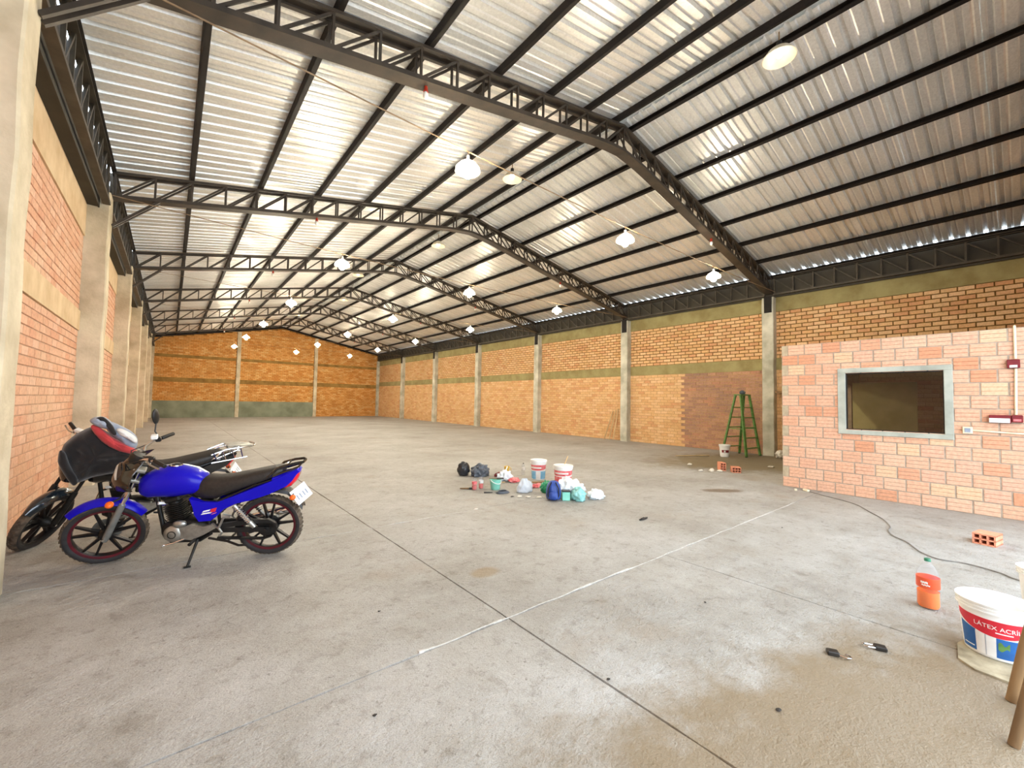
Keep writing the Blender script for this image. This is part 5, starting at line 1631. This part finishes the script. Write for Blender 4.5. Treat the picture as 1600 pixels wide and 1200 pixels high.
MB().box((8.80, 2.45, 0.018), (0.12, 0.05, 0.034), None, Matrix.Rotation(radians(50), 3, 'Z'), bev=0.006).obj('socket_block', M_['cream_pl'], t)
MB().box((8.70, 2.58, 0.016), (0.06, 0.04, 0.03), None, Matrix.Rotation(radians(20), 3, 'Z'), bev=0.006).obj('plug', M_['cream_pl'], t)
def padlock(label, loc, rz, op):
    t = thing('padlock', label, 'padlock', loc, rz, 'padlocks on the floor')
    MB().box((0, 0, 0.014), (0.062, 0.05, 0.026), bev=0.006).obj('lock_body', M_['lock'], t)
    sh = [(0.028, -0.016, 0.014), (0.062, -0.016 + op, 0.014), (0.080, -0.010 + op, 0.014), (0.088, 0.004 + op, 0.014), (0.080, 0.018 + op, 0.014), (0.060, 0.022 + op, 0.014)]
    if not op: sh.append((0.028, 0.018, 0.014))
    MB().tube(sh, 0.0055, 8).obj('shackle', M_['chrome'], t, True)
    return t
padlock('open padlock with bent shackle, left of the two on the floor', (3.17, 0.755, 0), radians(-62), -0.02)
padlock('dark padlock with long shackle, right of the two on the floor', (3.47, 0.585, 0), radians(112), 0)
# dirty board under the big bucket
bd = MB()
pl_ = [(3.72, 0.27), (3.64, 0.20), (3.62, 0.06), (3.76, -0.08), (4.18, -0.10), (4.20, 0.22), (3.95, 0.29)]
bd.add([(x, y_, 0.0) for x, y_ in pl_] + [(x, y_, 0.011) for x, y_ in pl_], [tuple(range(7))[::-1], tuple(range(7, 14))] + [(i, (i + 1) % 7, 7 + (i + 1) % 7, 7 + i) for i in range(7)])
o = bd.obj('dirty_board', M_['card'])
tag(o, 'dirty flat board lying under the open paint bucket', 'board')
for base, top, lb, r_ in (((3.42, 0.06, 0), (3.75, -0.45, 2.9), 'farther wooden pole leaning at the right photo edge', 0.023), ((2.98, 0.052, 0), (3.40, -0.50, 2.9), 'nearer wooden pole leaning at the right photo edge', 0.019)):
    a_, b_ = Vector(base), Vector(top)
    P = [a_ + (b_ - a_) * (i / 10) + Vector((0.006 * sin(i * 1.9), 0.006 * cos(i * 1.3), 0)) * (i > 0) for i in range(11)]
    P[0].z = 0.0
    o = MB().tube(P, [r_ * (1.08 - .02 * i) for i in range(11)], 14).obj('wooden_pole', M_['wood'], None, True)
    tag(o, lb, 'pole', 'wooden poles')
sack('rubble_lump', 'pale rubble lump on the floor between the two poles', 'rubble', (3.30, -0.03, 0.02), (0.09, 0.06, 0.05), 'flake', 70, 0.4, sub=3)
for i, (x, y_, lb) in enumerate([(2.38, 0.79, 'dark pebble on the bare floor left of the padlocks, largest one'), (0.81, 1.97, 'dark pebble on the floor left of the long joint, near the bottom'), (1.9, 1.45, 'dark pebble right beside the long floor joint in the foreground'), (3.2, 1.55, 'dark pebble on the floor behind the padlocks'), (1.2, 2.9, 'dark pebble on the floor in front of the motorcycle rear wheel'), (5.9, 1.9, 'dark pebble on the floor behind the orange soda bottle'), (7.6, 9.4, 'dark pebble far back on the floor behind the paint buckets')]):
    s_ = 0.011 if i else 0.014
    tag(crumple((x, y_, s_ * .3), (s_, s_ * .8, s_ * .5), 0.5, 2.5, 80 + i, 2, 0.0).obj('pebble', M_['pebble']), lb, 'pebble', 'dark pebbles on the floor')
o = crumple((4.80, 3.13, 0.008), (0.09, 0.02, 0.02), 0.5, 3, 91, 3, 0.0).obj('black_strip', M_['cap_black'])
tag(o, 'thin black strip of scrap on the open middle floor', 'scrap')
scraps('floor_chip', 'chip', 'pale concrete chips', [(3.32, 4.79, 'small pale concrete chip at the end of the floor joint'), (0.80, 8.74, 'small pale concrete chip on the floor behind the motorcycles')], 'flake', 0.035, 95)
